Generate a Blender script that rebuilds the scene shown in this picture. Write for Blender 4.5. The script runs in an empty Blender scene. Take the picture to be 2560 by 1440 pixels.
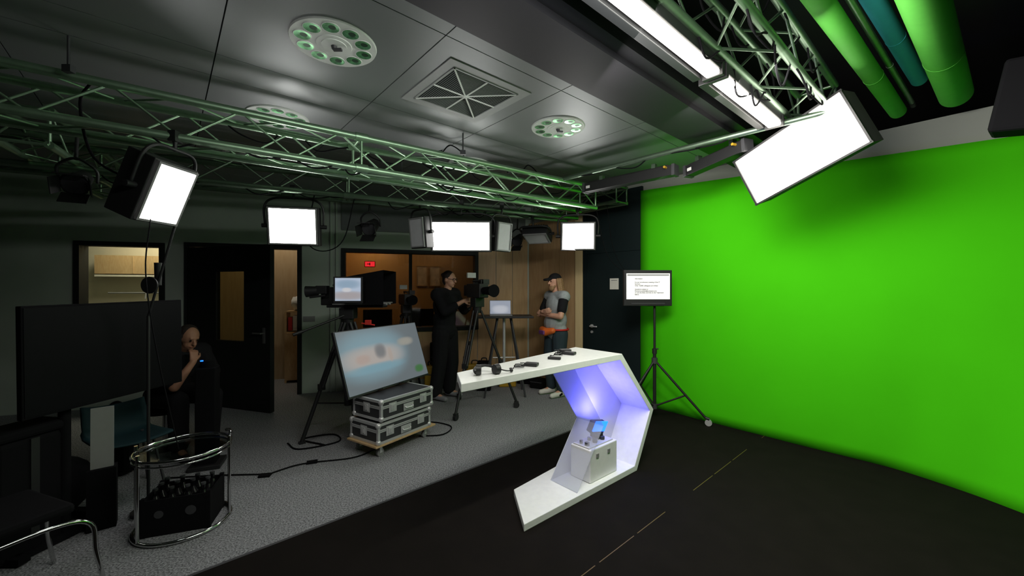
import bpy, bmesh, math, random
from mathutils import Vector as V, Matrix as MX
random.seed(4)
sc=bpy.context.scene
COL=sc.collection
try:
    sc.view_settings.view_transform='Standard'
except Exception: pass

# ------------------------------------------------------------ materials
MATS={}
def mat(name,col,rough=.6,metal=0.,es=0.,noise=0.,ns=20.,bump=0.,spec=.5,emit=None):
    if name in MATS: return MATS[name]
    m=bpy.data.materials.new(name); m.use_nodes=True
    nt=m.node_tree; b=nt.nodes['Principled BSDF']
    b.inputs['Base Color'].default_value=(*col,1)
    b.inputs['Roughness'].default_value=rough
    b.inputs['Metallic'].default_value=metal
    b.inputs['Specular IOR Level'].default_value=spec
    if es>0:
        b.inputs['Emission Color'].default_value=(*(emit or col),1)
        b.inputs['Emission Strength'].default_value=es
    tc=nt.nodes.new('ShaderNodeTexCoord')
    n=nt.nodes.new('ShaderNodeTexNoise'); n.inputs['Scale'].default_value=ns; n.inputs['Detail'].default_value=4
    nt.links.new(tc.outputs['Object'],n.inputs['Vector'])
    k=max(noise,.03)
    mr=nt.nodes.new('ShaderNodeMapRange'); mr.inputs['From Min'].default_value=.3; mr.inputs['From Max'].default_value=.7
    mr.inputs['To Min'].default_value=1-k; mr.inputs['To Max'].default_value=1+k
    nt.links.new(n.outputs['Fac'],mr.inputs['Value'])
    mx=nt.nodes.new('ShaderNodeVectorMath'); mx.operation='SCALE'
    mx.inputs[0].default_value=col
    nt.links.new(mr.outputs['Result'],mx.inputs['Scale'])
    nt.links.new(mx.outputs['Vector'],b.inputs['Base Color'])
    if bump>0:
        bp=nt.nodes.new('ShaderNodeBump'); bp.inputs['Strength'].default_value=bump; bp.inputs['Distance'].default_value=.01
        nt.links.new(n.outputs['Fac'],bp.inputs['Height']); nt.links.new(bp.outputs['Normal'],b.inputs['Normal'])
    MATS[name]=m
    return m
def wood(name,c1,c2,scale=(2,2,.3)):
    m=bpy.data.materials.new(name); m.use_nodes=True; nt=m.node_tree; b=nt.nodes['Principled BSDF']
    tc=nt.nodes.new('ShaderNodeTexCoord'); mp=nt.nodes.new('ShaderNodeMapping'); mp.inputs['Scale'].default_value=scale
    n=nt.nodes.new('ShaderNodeTexNoise'); n.inputs['Scale'].default_value=12; n.inputs['Detail'].default_value=6
    cr=nt.nodes.new('ShaderNodeValToRGB'); cr.color_ramp.elements[0].position=.3; cr.color_ramp.elements[1].position=.7
    cr.color_ramp.elements[0].color=(*c1,1); cr.color_ramp.elements[1].color=(*c2,1)
    nt.links.new(tc.outputs['Object'],mp.inputs['Vector']); nt.links.new(mp.outputs['Vector'],n.inputs['Vector'])
    nt.links.new(n.outputs['Fac'],cr.inputs['Fac']); nt.links.new(cr.outputs['Color'],b.inputs['Base Color'])
    b.inputs['Roughness'].default_value=.45
    return m
def seethrough(name,tint,fac,rough=.05,glossy=True):
    m=bpy.data.materials.new(name); m.use_nodes=True; nt=m.node_tree
    for n in list(nt.nodes): nt.nodes.remove(n)
    o=nt.nodes.new('ShaderNodeOutputMaterial'); mx=nt.nodes.new('ShaderNodeMixShader'); mx.inputs[0].default_value=fac
    t=nt.nodes.new('ShaderNodeBsdfTransparent'); t.inputs[0].default_value=(*tint,1)
    g=nt.nodes.new('ShaderNodeBsdfGlossy') if glossy else nt.nodes.new('ShaderNodeBsdfPrincipled')
    if glossy: g.inputs['Roughness'].default_value=rough; g.inputs['Color'].default_value=(.9,.9,.9,1)
    else:
        g.inputs['Base Color'].default_value=(*tint,1); g.inputs['Roughness'].default_value=rough
    nt.links.new(t.outputs[0],mx.inputs[1]); nt.links.new(g.outputs[0],mx.inputs[2]); nt.links.new(mx.outputs[0],o.inputs[0])
    return m
def blobscreen(name,base,blobs,strength):
    """out-of-focus picture on a screen: soft rounded patches (cx,cz,rx,rz,colour,softness)"""
    m=bpy.data.materials.new(name); m.use_nodes=True; nt=m.node_tree; b=nt.nodes['Principled BSDF']; N=nt.nodes.new; L=nt.links.new
    tc=N('ShaderNodeTexCoord'); sp=N('ShaderNodeSeparateXYZ'); L(tc.outputs['Object'],sp.inputs[0])
    def mth(op,a,b_=None):
        q=N('ShaderNodeMath'); q.operation=op
        for i,x in enumerate((a,b_)):
            if x is None: continue
            if isinstance(x,(int,float)): q.inputs[i].default_value=x
            else: L(x,q.inputs[i])
        return q.outputs[0]
    cur=None
    for cx,cz,rx,rz,col,soft in blobs:
        ax=mth('ABSOLUTE',mth('DIVIDE',mth('SUBTRACT',sp.outputs['X'],cx),rx)); az=mth('ABSOLUTE',mth('DIVIDE',mth('SUBTRACT',sp.outputs['Z'],cz),rz))
        s=mth('ADD',mth('POWER',ax,2.4),mth('POWER',az,2.4))
        mr=N('ShaderNodeMapRange'); mr.interpolation_type='SMOOTHSTEP'; mr.inputs['From Min'].default_value=1-soft*1.0; mr.inputs['From Max'].default_value=1+soft*4
        mr.inputs['To Min'].default_value=1; mr.inputs['To Max'].default_value=0; L(s,mr.inputs['Value'])
        mx=N('ShaderNodeMix'); mx.data_type='RGBA'; L(mr.outputs[0],mx.inputs[0])
        if cur is None: mx.inputs[6].default_value=(*base,1)
        else: L(cur,mx.inputs[6])
        mx.inputs[7].default_value=(*col,1); cur=mx.outputs[2]
    L(cur,b.inputs['Emission Color']); b.inputs['Emission Strength'].default_value=strength
    b.inputs['Base Color'].default_value=(.02,.02,.02,1); b.inputs['Roughness'].default_value=.5
    return m

BLK=mat('black_plastic',(.012,.012,.013),.5)
BLKM=mat('black_matte',(.005,.005,.006),.9,spec=.12)
BLKG=mat('black_gloss',(.006,.006,.007),.15)
SCROFF=mat('screen_off',(.003,.003,.004),.6,spec=.10)
DGRY=mat('dark_grey',(.045,.045,.05),.5)
GRY=mat('grey_plastic',(.22,.22,.22),.5)
ALU=mat('aluminium',(.38,.56,.38),.40,.9,noise=.08)  # green tint paints the cloth's reflection into the metal
ALUD=mat('aluminium_dull',(.20,.28,.20),.42,.9,noise=.08)  # darker metal, same painted green reflection
CHR=mat('chrome',(.6,.6,.6),.10,1.)
STEEL=mat('case_steel',(.66,.66,.66),.38,.5)
WHT=mat('white_paint',(.8,.8,.78),.4)
PLATE=mat('luminaire_plate',(.86,.88,.85),.55)
WHTG=mat('white_laminate',(.88,.9,.88),.25)
GLOW=mat('lamp_diffuser',(1,1,1),.5,es=18,emit=(1,.98,.95))
GLOWT=mat('tube_diffuser',(1,1,1),.5,es=10,emit=(1,.95,.84))
GLOWS=mat('softbox_cloth',(1,1,1),.7,es=5,emit=(1,.95,.84))
PANOFF=mat('diffuser_off',(.5,.5,.52),.6)
GREEN=mat('chroma_cloth',(.062,.55,.006),.9,noise=.03,ns=2,spec=.03)
CARPET=mat('carpet_grey',(.235,.24,.25),.95,noise=.75,ns=95,bump=.5,spec=.1)
STAGE=mat('stage_black',(.0085,.0068,.0058),.9,noise=.12,ns=6,bump=.03,spec=.08)
WALLG=mat('wall_greygreen',(.44,.50,.44),.8,noise=.06,ns=2)
WALLW=mat('wall_offwhite',(.32,.34,.30),.8,noise=.04,ns=2)
WALLD=mat('wall_dark',(.05,.055,.053),.8)
CEIL=mat('ceiling_metal',(.27,.285,.285),.46,.45,noise=.03,ns=1.5)
CEILK=mat('ceiling_black',(.006,.008,.008),.9)
CREAM=mat('cream_wall',(.62,.56,.42),.8)
ORNG=mat('ochre_wall',(.62,.38,.16),.7)
WOODL=wood('panel_wood',(.50,.31,.15),(.58,.38,.20))
WOODB=wood('bright_wood',(.8,.62,.32),(.86,.68,.38))
PLY=wood('plywood',(.5,.32,.15),(.6,.42,.22),(6,6,1))
TEALD=mat('door_dark_green',(.006,.014,.015),.6,spec=.3)
DOORD=mat('door_dark',(.010,.012,.012),.6,spec=.3)
SKIN=mat('skin',(.62,.33,.22),.55,noise=.05)
SKIN_DIM=mat('skin_dimmed',(.42,.21,.13),.6,noise=.05)  # skin colour darkened to stand for dim light on the seated person
HAIRB=mat('hair_blond',(.33,.19,.09),.6,noise=.4,ns=90,bump=.4)
HAIRD=mat('hair_dark',(.02,.013,.01),.7,noise=.4,ns=90,bump=.4)
GLASS=seethrough('window_glass',(.72,.75,.72),.06)
ACRY=seethrough('frosted_acrylic',(.90,.91,.95),.20,.35,False)
BLUE=mat('blue_light',(.02,.1,.9),.4,es=3.0,emit=(.01,.14,1))
REDL=mat('red_light',(.9,.02,.02),.4,es=5,emit=(1,.03,.04))
RED=mat('red_plastic',(.6,.03,.02),.5)
YEL=mat('yellow_plastic',(.5,.3,.02),.5)
TEAL=mat('teal_shell',(.008,.028,.034),.7,spec=.2)
BRASS=mat('brass_strip',(.20,.13,.04),.5,.5)

# ------------------------------------------------------------ mesh builder
class MB:
    def __init__(s): s.v=[];s.f=[];s.m=[];s.sm=[];s.mi=0
    def add(s,vs,fs,smooth=False):
        o=len(s.v); s.v+= [V(x) for x in vs]
        for f in fs: s.f.append([i+o for i in f]); s.m.append(s.mi); s.sm.append(smooth)
        return s
    def hexa(s,p): # p: 4 bottom, 4 top
        return s.add(p,[(0,3,2,1),(4,5,6,7),(0,1,5,4),(1,2,6,5),(2,3,7,6),(3,0,4,7)])
    def box(s,c,d,rot=None):
        c=V(c);x,y,z=[k/2 for k in d]
        p=[V(q) for q in ((-x,-y,-z),(x,-y,-z),(x,y,-z),(-x,y,-z),(-x,-y,z),(x,-y,z),(x,y,z),(-x,y,z))]
        if rot is not None:
            R=rot if isinstance(rot,MX) else (MX.Rotation(rot[2],3,'Z')@MX.Rotation(rot[1],3,'Y')@MX.Rotation(rot[0],3,'X'))
            p=[R@q for q in p]
        return s.hexa([q+c for q in p])
    def lbox(s,f,s0,s1,n0,n1,z0,z1):
        return s.hexa([f(s0,n0,z0),f(s1,n0,z0),f(s1,n1,z0),f(s0,n1,z0),f(s0,n0,z1),f(s1,n0,z1),f(s1,n1,z1),f(s0,n1,z1)])
    def frame(s,d):
        d=d.normalized(); a=V((0,0,1)) if abs(d.z)<.9 else V((1,0,0))
        x=d.cross(a).normalized(); return x,d.cross(x).normalized()
    def cyl(s,p0,p1,r,r2=None,seg=12,caps=True):
        p0=V(p0);p1=V(p1);r2=r if r2 is None else r2
        x,y=s.frame(p1-p0); A=[];B=[]
        for i in range(seg):
            a=2*math.pi*i/seg; u=x*math.cos(a)+y*math.sin(a); A.append(p0+u*r);B.append(p1+u*r2)
        s.add(A+B,[(i,i+seg,(i+1)%seg+seg,(i+1)%seg) for i in range(seg)],True)
        if caps:
            s.add(A,[tuple(range(seg))]); s.add(B,[tuple(reversed(range(seg)))])
        return s
    def tube(s,pts,r,seg=8,closed=False):
        pts=[V(p) for p in pts];n=len(pts);rings=[];x=None
        for i,p in enumerate(pts):
            if closed: d=pts[(i+1)%n]-pts[i-1]
            else: d=pts[min(i+1,n-1)]-pts[max(i-1,0)]
            d.normalize()
            if x is None: x,_=s.frame(d)
            x=(x-d*x.dot(d)).normalized(); y=d.cross(x)
            rings.append([p+(x*math.cos(2*math.pi*k/seg)+y*math.sin(2*math.pi*k/seg))*r for k in range(seg)])
        vs=[q for R in rings for q in R];fs=[]
        for i in range(n if closed else n-1):
            j=(i+1)%n
            for k in range(seg): fs.append((i*seg+k,i*seg+(k+1)%seg,j*seg+(k+1)%seg,j*seg+k))
        if not closed: fs.append(tuple(reversed(range(seg)))); fs.append(tuple(range((n-1)*seg,n*seg)))
        return s.add(vs,fs,True)
    def sphere(s,c,r,sc=(1,1,1),R=None,seg=12,rg=8):
        c=V(c);vs=[V((0,0,r*sc[2]))]
        for j in range(1,rg):
            t=math.pi*j/rg
            for i in range(seg):
                a=2*math.pi*i/seg; vs.append(V((r*sc[0]*math.sin(t)*math.cos(a),r*sc[1]*math.sin(t)*math.sin(a),r*sc[2]*math.cos(t))))
        vs.append(V((0,0,-r*sc[2])))
        if R is not None: vs=[R@v for v in vs]
        vs=[v+c for v in vs];fs=[]
        for i in range(seg): fs.append((0,1+i,1+(i+1)%seg))
        for j in range(rg-2):
            for i in range(seg):
                a=1+j*seg+i;b=1+j*seg+(i+1)%seg; fs.append((a,a+seg,b+seg,b))
        L=len(vs)-1;o=1+(rg-2)*seg
        for i in range(seg): fs.append((o+i,L,o+(i+1)%seg))
        return s.add(vs,fs,True)
    def cap(s,p0,p1,r0,r1,seg=12):
        s.cyl(p0,p1,r0,r1,seg); s.sphere(p0,r0,seg=seg); s.sphere(p1,r1,seg=seg); return s
    def prism(s,pts,vec):
        pts=[V(p) for p in pts];vec=V(vec);n=len(pts)
        nrm=V((0,0,0))
        for i in range(n): nrm+=pts[i].cross(pts[(i+1)%n])
        if nrm.dot(vec)<0: pts=pts[::-1]
        q=[p+vec for p in pts]
        return s.add(pts+q,[tuple(reversed(range(n))),tuple(range(n,2*n))]+[(i,(i+1)%n,(i+1)%n+n,i+n) for i in range(n)])
    def mesh(s,name,mats,inv=None):
        me=bpy.data.meshes.new(name); vs=s.v if inv is None else [inv@v for v in s.v]
        me.from_pydata([tuple(v) for v in vs],[],s.f)
        for m in (mats if isinstance(mats,(list,tuple)) else [mats]): me.materials.append(m)
        me.polygons.foreach_set('material_index',s.m); me.polygons.foreach_set('use_smooth',s.sm); me.update()
        return me

WM={}
def rotm(loc,rz=0,rx=0,ry=0):
    return MX.Translation(V(loc))@MX.Rotation(rz,4,'Z')@MX.Rotation(ry,4,'Y')@MX.Rotation(rx,4,'X')
def meta(o,label,cat,group):
    o['label']=label; o['category']=cat
    if group: o['group']=group
def thing(name,label,cat,loc=(0,0,0),rz=0,group=None,M=None,rx=0):
    e=bpy.data.objects.new(name,None); e.empty_display_size=.1
    M=M or rotm(loc,rz,rx); e.matrix_world=M; WM[e.name]=M; meta(e,label,cat,group); COL.objects.link(e); return e
def part(par,name,mb,mats,label=None,bevel=0,world=False,me=None):
    inv=WM[par.name].inverted() if world else None
    me=me or mb.mesh(name,mats,inv)
    o=bpy.data.objects.new(name,me); o.parent=par; WM[o.name]=WM[par.name]; COL.objects.link(o)
    if label:o['label']=label
    if bevel: bv(o,bevel)
    return o
def bv(o,w):
    b=o.modifiers.new('bevel','BEVEL'); b.width=w; b.segments=2; b.limit_method='ANGLE'; b.angle_limit=math.radians(50)
def solo(name,mb,mats,label,cat,M=None,group=None,bevel=0,loc=(0,0,0),rz=0,world=False):
    M=M or rotm(loc,rz)
    o=bpy.data.objects.new(name,mb.mesh(name,mats,M.inverted() if world else None)); o.matrix_world=M; WM[o.name]=M
    meta(o,label,cat,group); COL.objects.link(o)
    if bevel: bv(o,bevel)
    return o
def struct(name,mb,mats,label=None):
    o=bpy.data.objects.new(name,mb.mesh(name,mats)); o['kind']='structure'; COL.objects.link(o)
    if label:o['label']=label
    return o
def clone(src,M,label=None):
    def rec(o,par):
        c=o.copy(); 
        if par is not None: c.parent=par
        COL.objects.link(c)
        for ch in [x for x in bpy.data.objects if x.parent==o]: rec(ch,c)
        return c
    c=rec(src,None); c.matrix_world=M
    if label:c['label']=label
    return c
def area(loc,target,sx,sy,e,col=(1,1,1),name='area_light',spread=None):
    l=bpy.data.lights.new(name,'AREA'); l.shape='RECTANGLE'; l.size=sx; l.size_y=sy; l.energy=e; l.color=col
    if spread: l.spread=spread
    o=bpy.data.objects.new(name,l); o.location=loc
    o.rotation_euler=(V(target)-V(loc)).to_track_quat('-Z','Y').to_euler(); COL.objects.link(o); return o
rad=math.radians
def curve(pts,n=6):
    """catmull-rom"""
    P=[V(p) for p in pts];P=[P[0]*2-P[1]]+P+[P[-1]*2-P[-2]];out=[]
    for i in range(1,len(P)-2):
        for k in range(n):
            t=k/n;a,b,c,d=P[i-1:i+3]
            out.append(.5*((2*b)+(c-a)*t+(2*a-5*b+4*c-d)*t*t+(3*b-a-3*c+d)*t**3))
    out.append(P[-2]); return out
def panelM(BL,BR,TL):
    BL,BR,TL=V(BL),V(BR),V(TL); x=(BR-BL).normalized(); z=TL-BL; z=(z-x*z.dot(x)).normalized(); y=z.cross(x)
    M=MX.Identity(4)
    for i in range(3): M[i][0]=x[i];M[i][1]=y[i];M[i][2]=z[i];M[i][3]=((BL+BR)/2)[i]
    return M

# ------------------------------------------------------------ frames of the room
A=V((.7546,.6562,0));B=V((-.6562,.7546,0)); ANG=rad(41)
def AB(a,b,z=0): return A*a+B*b+V((0,0,z))
WA=V((.951,.309,0));WN=V((-.309,.951,0))
def WL(s,n,z=0): return V((-3.2,6.05,z))+WA*s+WN*n
def RW(t,n,z=0): return V((1.75,5.48,z))+V((-.6562,.7546,0))*t+V((.7546,.6562,0))*n
CH=3.05

# floor
m=MB(); m.box((0,2.5,-.05),(18,16,.1)); struct('floor',m,CARPET,'speckled dark grey carpet')
E0=V((1.85,5.54,0)); D=V((.735,.678,0))
m=MB(); m.prism([E0,E0-D*8.2,V((-4.2,-2.5,0)),V((6.9,-2.5,0)),V((6.9,-.1,0)),RW(-4,.05),RW(0,.05)],(0,0,.012)); struct('floor',m,STAGE,'matt black stage floor')
m=MB(); n=V((-D.y,D.x,0)); m.prism([E0-D*8+n*.0,E0+n*.0,E0+n*.022,E0-D*8+n*.022],(0,0,.013)); struct('trim_1',m,DGRY,'thin metal floor edge strip')
m=MB(); p0=V((.2,2.04,.012));p1=V((2.95,4.51,.012)); d=(p1-p0).normalized(); n=V((-d.y,d.x,0))*.0025
for k in range(9):
    if k in (3,7): continue
    q0=p0.lerp(p1,k/9);q1=p0.lerp(p1,(k+.9)/9); m.prism([q0-n,q1-n,q1+n,q0+n],(0,0,.001))
struct('trim_2',m,BRASS,'thin brass coloured seam strip')

# back wall with openings
ops=[(-2.60,-1.73,.95,2.17),(-1.40,-.03,0,2.19),(.62,2.70,.94,2.17)]
m=MB(); cur=-3.8
for (a,b,z0,z1) in ops:
    m.lbox(WL,cur,a,0,.14,0,CH)
    if z0>0: m.lbox(WL,a,b,0,.14,0,z0)
    m.lbox(WL,a,b,0,.14,z1,CH); cur=b
m.lbox(WL,cur,3.75,0,.14,0,CH)
struct('wall_back',m,WALLG)
m=MB()
for a,b in ((2.74,3.06),(3.07,3.36),(3.37,3.65)): m.lbox(WL,a,b,-.02,-.001,.0,2.5)
m.lbox(WL,.64,2.73,-.015,-.001,.1,.88)
struct('trim_3',m,WOODL,'veneered wood wall panelling')
m=MB(); m.lbox(WL,.58,3.6,-.05,-.022,2.5,3.0); struct('trim_4',m,mat('bulkhead',(.12,.13,.13),.6))
def wframe(name,a,b,z0,z1,door=False,mull=()):
    m=MB(); w=.05
    m.lbox(WL,a-w,a+.01,-.03,.15,z0 if door else z0-w,z1+w); m.lbox(WL,b-.01,b+w,-.03,.15,z0 if door else z0-w,z1+w)
    m.lbox(WL,a,b,-.03,.15,z1-.01,z1+w)
    if not door: m.lbox(WL,a,b,-.05,.15,z0-w,z0+.01)
    for q in mull: m.lbox(WL,q-.025,q+.025,.03,.09,z0,z1)
    o=struct(name,m,DOORD); return o
wframe('window_1',-2.60,-1.73,.95,2.17)
wframe('window_2',.62,2.70,.94,2.17,mull=(1.62,))
wframe('door_1',-1.40,-.03,0,2.19,True)
m=MB(); m.lbox(WL,-2.6,-1.73,.06,.066,.95,2.17); struct('window_3',m,GLASS,'clear glass pane')
m=MB(); m.lbox(WL,.62,2.70,.06,.066,.94,2.17); struct('window_4',m,seethrough('dim_glass',(.42,.42,.42),.08),'tinted glass pane')

# rooms beyond
m=MB(); m.lbox(WL,-3.8,-1.1,1.7,1.8,0,CH); m.lbox(WL,-1.62,-1.55,.14,1.7,0,CH); struct('wall_rear',m,CREAM)
m=MB(); m.lbox(WL,-1.55,.35,1.2,1.3,0,CH); struct('wall_rear',m,wood('corridor_wood',(.38,.27,.15),(.44,.33,.2)))
m=MB(); m.lbox(WL,.36,4.3,2.4,2.5,0,CH); struct('wall_rear',m,ORNG)
m=MB(); m.lbox(WL,.3,.36,.14,2.6,0,CH); struct('wall_rear',m,ORNG)
m=MB(); m.lbox(WL,-3.8,4.3,.14,2.6,CH,CH+.1); struct('ceiling',m,WALLW)
area(WL(-2.3,.9,2.8),WL(-2.3,1.2,0),.8,.8,38,(1,.90,.72)); area(WL(-.5,.7,2.8),WL(-.5,.9,0),.4,.4,5.5,(1,.88,.7))
area(WL(1.0,1.9,2.8),WL(.9,2.1,0),.4,.4,20,(1,.66,.30)); area(WL(2.4,1.9,2.8),WL(2.3,2.2,0),.3,.3,5,(1,.75,.5))

# right wall
m=MB(); m.lbox(RW,-6.2,2.35,.06,.2,0,CH); struct('wall_right',m,WALLW)
m=MB(); m.lbox(RW,1.0,1.14,.0,.06,0,2.75); struct('trim_5',m,WOODB,'pale wood door jamb')
m=MB()
for a,b in ((1.15,1.5),(1.51,1.88),(1.89,2.25)): m.lbox(RW,a,b,.03,.06,0,2.75)
struct('trim_6',m,WOODL)
m=MB(); m.lbox(RW,-.02,.985,.02,.06,2.125,3.0); m.lbox(RW,-.02,.985,.022,.06,0,2.12); m.lbox(RW,.93,.985,.0,.03,0,2.95); m.lbox(RW,-.02,.985,.03,.06,2.1,2.14)
o=struct('door_2',m,TEALD,'dark green flush door with overpanel')
m=MB(); h=RW(.82,.01,1.02); m.cyl(h,h+RW(0,-.05)-RW(0,0),.013); m.tube(curve([h+RW(0,-.05)-RW(0,0),h+RW(-.05,-.055)-RW(0,0),h+RW(-.13,-.05)-RW(0,0)]),.011)
m.cyl(RW(.82,.018,1.02),RW(.82,.0,1.02),.028); m.cyl(RW(.82,.018,.93),RW(.82,.0,.93),.02)
p=bpy.data.objects.new('door_handle',m.mesh('door_handle',STEEL)); p.parent=o; COL.objects.link(p); p['label']='chrome door handle'
# other walls
m=MB(); e=WL(-3.75,.0); m.hexa([e,e+V((-.1,0,0)),V((-6.85,-2.6,0)),V((-6.75,-2.6,0)),e+V((0,0,3.8)),e+V((-.1,0,3.8)),V((-6.85,-2.6,3.8)),V((-6.75,-2.6,3.8))]); struct('wall_left',m,WALLD)
m=MB(); m.box((0,-2.65,1.9),(13.8,.1,3.8)); struct('wall_front',m,WALLD)
m=MB(); m.box((6.95,-1,1.9),(.1,3.4,3.8)); struct('wall_side',m,WALLD)

# ceiling tiles
m=MB(); aE=[-6.55,-5.58,-4.61,-3.64,-2.67,-1.70,-.73,.24,1.22,2.2,3.17,4.14,4.97]
bE=[1.72,1.98,3.07,3.4,4.45,4.78,5.85,6.18,7.2]
def inside(p):
    q=p-V((-3.2,6.05,0)); return q.dot(WN)<.0
for i in range(len(aE)-1):
    for j in range(len(bE)-1):
        g=.0035; c=[(aE[i]+g,bE[j]+g),(aE[i+1]-g,bE[j]+g),(aE[i+1]-g,bE[j+1]-g),(aE[i]+g,bE[j+1]-g)]
        if not any(inside(AB(*k)) for k in c): continue
        m.hexa([AB(a,b,CH) for a,b in c]+[AB(a,b,CH+.02) for a,b in c])
struct('ceiling',m,CEIL,'brushed grey metal ceiling panels')
m=MB(); m.box((0,2.5,3.85),(18,14,.06)); struct('ceiling',m,CEILK)
m=MB(); m.lbox(AB,-6.5,4.97,1.72,7.3,CH+.03,CH+.05); struct('ceiling',m,CEILK)
m=MB(); m.lbox(AB,-5,4.9,1.36,1.72,2.93,3.25); m.lbox(AB,-5,4.9,1.28,1.36,2.97,3.25); m.lbox(AB,-5,4.9,1.715,1.76,3.0,3.05)
struct('trim_7',m,mat('beam_dark',(.012,.011,.014),.5,.1,spec=.35),'dark metal bulkhead beam')

# green screen
bot=[(1.76,5.47),(2.23,4.87),(2.68,4.32),(3.03,3.9),(3.31,3.58),(3.47,3.28),(3.56,3.0),(3.62,2.7),(3.66,2.3),(3.68,1.7)]
ts=[0,.75,1.5,2.05,2.55,2.95,3.3,3.7,4.2,4.8]
bc=curve([(x,y,0) for x,y in bot],5); tc=curve([(s,0,0) for s in ts],5)
m=MB(); NV=26
for i,(b_,t_) in enumerate(zip(bc,tc)):
    s=t_.x; top=V((1.76+.6562*s,5.47-.7546*s,2.93-.052*s)); b3=V((b_.x,b_.y,.013))
    for j in range(NV+1):
        v=j/NV; f=v**2.2; p=top.lerp(b3,v); q=V((top.x+(b3.x-top.x)*f,top.y+(b3.y-top.y)*f,p.z))
        q+=-A*(.006*math.sin(s*3.1+v*1.7)*math.sin(v*3.14)+.010*v*v*math.sin(s*11)*(1 if 0<j<NV else .3)); m.v.append(q)
for i in range(len(bc)-1):
    for j in range(NV):
        a=i*(NV+1)+j; m.f.append((a,a+1,a+NV+2,a+NV+1)); m.m.append(0); m.sm.append(True)
gs=solo('green_screen',m,GREEN,'large bright green chroma key cloth hung over the wall','backdrop',M=rotm((2.9,4,0)),world=True)
sm=gs.modifiers.new('thick','SOLIDIFY'); sm.thickness=.004

# ------------------------------------------------------------ trusses
def truss(p0,p1,w,h,label,step=.32,r=.028,group='lighting trusses',MT=None):
    MT=MT or ALU
    p0=V(p0);p1=V(p1);d=(p1-p0).normalized();L=(p1-p0).length; n=V((-d.y,d.x,0)).normalized();u=V((0,0,1))
    t=thing('lighting_truss',label,'truss',M=rotm(p0,math.atan2(d.y,d.x)),group=group)
    cs=[V((0,0,0)),n*w,n*w+u*h,u*h]
    for c in cs: part(t,'chord',MB().cyl(p0+c,p1+c,r,seg=14),MT,world=True)
    m=MB();N=int(L/step)
    for k in range(4):
        c0=cs[k];c1=cs[(k+1)%4]
        for i in range(N):
            a,b=(c0,c1) if i%2==0 else (c1,c0)
            m.cyl(p0+a+d*(L*i/N),p0+b+d*(L*(i+1)/N),.008,seg=6)
    for e in (.01,L/2,L-.01):
        for k in range(4): m.cyl(p0+cs[k]+d*e,p0+cs[(k+1)%4]+d*e,.012,seg=8)
    part(t,'bracing',m,MT,world=True)
    for c in cs: part(t,'coupler',MB().cyl(p0+c+d*(L/2-.05),p0+c+d*(L/2+.05),r+.008,seg=14),MT,world=True)
    return t
N0=V((-2.84,2.22,2.6));N1=V((1.05,5.0,2.6));dn=(N1-N0).normalized()
truss(N0-dn*.9,N1,.27,.26,'silver aluminium box truss carrying cables and lamps')
F0=V((-4.3,2.83,2.56));F1=V((.9,5.5,2.56))
truss(F0,F1,.25,.24,'silver aluminium box truss with LED panel lamps below it',MT=ALUD)
truss((-3.3,2.85,2.62),(-4.35,4.6,2.62),.27,.25,'short silver box truss crossing between longer trusses')
truss(AB(-.6,.70,2.94),AB(3.95,.70,2.94),.24,.24,'silver box truss above the tube lamps',MT=ALUD,r=.024)
truss((.35,6.4,2.72),(1.35,5.15,2.72),.22,.2,'silver box truss at the corner by the dark door',MT=ALUD,r=.024)
m=MB().cyl(AB(3.61,.62,2.87),AB(3.5,3.4,2.87),.024,seg=14)
solo('truss_pipe',m,ALUD,'silver aluminium pipe carrying black strip lights','pipe',M=rotm(AB(3.61,.62,2.87)),world=True)
for (x,y,z0) in ((-.46,3.75,2.86),(-2.55,2.3,2.85),(-1.2,4.35,2.8)):
    m=MB().cyl((0,0,0),(0,0,CH-z0),.007,seg=8).box((0,0,.01),(.05,.03,.04))
    solo('suspension_rod',m,DGRY,'thin dark rod tying the truss to the ceiling','rod',loc=(x,y,z0),group='truss suspension rods')

# ------------------------------------------------------------ LED panels
def led(cx,cy,cz,w,h,rz,tilt,label,on=True,top=2.6,deep=.12):
    M=rotm((cx,cy,cz),rad(rz),rad(tilt))
    t=thing('led_panel_lamp',label,'lamp',M=M,group='studio LED panel lamps')
    m=MB(); m.box((0,deep/2,0),(w+.06,deep,h+.05))
    for k in range(7): m.box((-w*.36+k*w*.12,deep+.02,0),(.012,.04,h*.8))
    part(t,'housing',m,BLK,bevel=.006)
    m=MB(); e=.014
    m.box((0,-.012,h/2+e/2),(w+.03,.02,e)).box((0,-.012,-h/2-e/2),(w+.03,.02,e)).box((w/2+e/2,-.012,0),(e,.02,h)).box((-w/2-e/2,-.012,0),(e,.02,h))
    part(t,'front_frame',m,GRY)
    part(t,'diffuser',MB().box((0,-.006,0),(w,.01,h)),GLOW if on else PANOFF,'glowing white diffuser' if on else 'unlit white diffuser')
    W=w/2+.06; H=h/2+.1
    yk=MB().tube(curve([(-W,.06,0),(-W,.06,H*.7),(-W*.7,.06,H),(0,.06,H+.01),(W*.7,.06,H),(W,.06,H*.7),(W,.06,0)],5),.011)
    part(t,'yoke',yk,BLK)
    part(t,'knob',MB().cyl((-W-.03,.06,0),(-W+.05,.06,0),.02),BLK); part(t,'knob',MB().cyl((W-.05,.06,0),(W+.03,.06,0),.02),BLK)
    hook=M@V((0,.06,H)); m=MB().cyl(hook,(hook.x,hook.y,max(top,hook.z+.05)),.012); m.box((hook.x,hook.y,max(top,hook.z+.05)),(.05,.06,.07))
    part(t,'clamp',m,BLK,world=True)
    return t
led(-2.29,2.65,2.22,.255,.37,86,24,'black LED panel lamp tilted down, glowing white, near the big display',top=2.6,deep=.20)
led(-2.20,4.02,2.22,.42,.34,14,8,'black LED panel lamp glowing white on the truss above the door')
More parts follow.
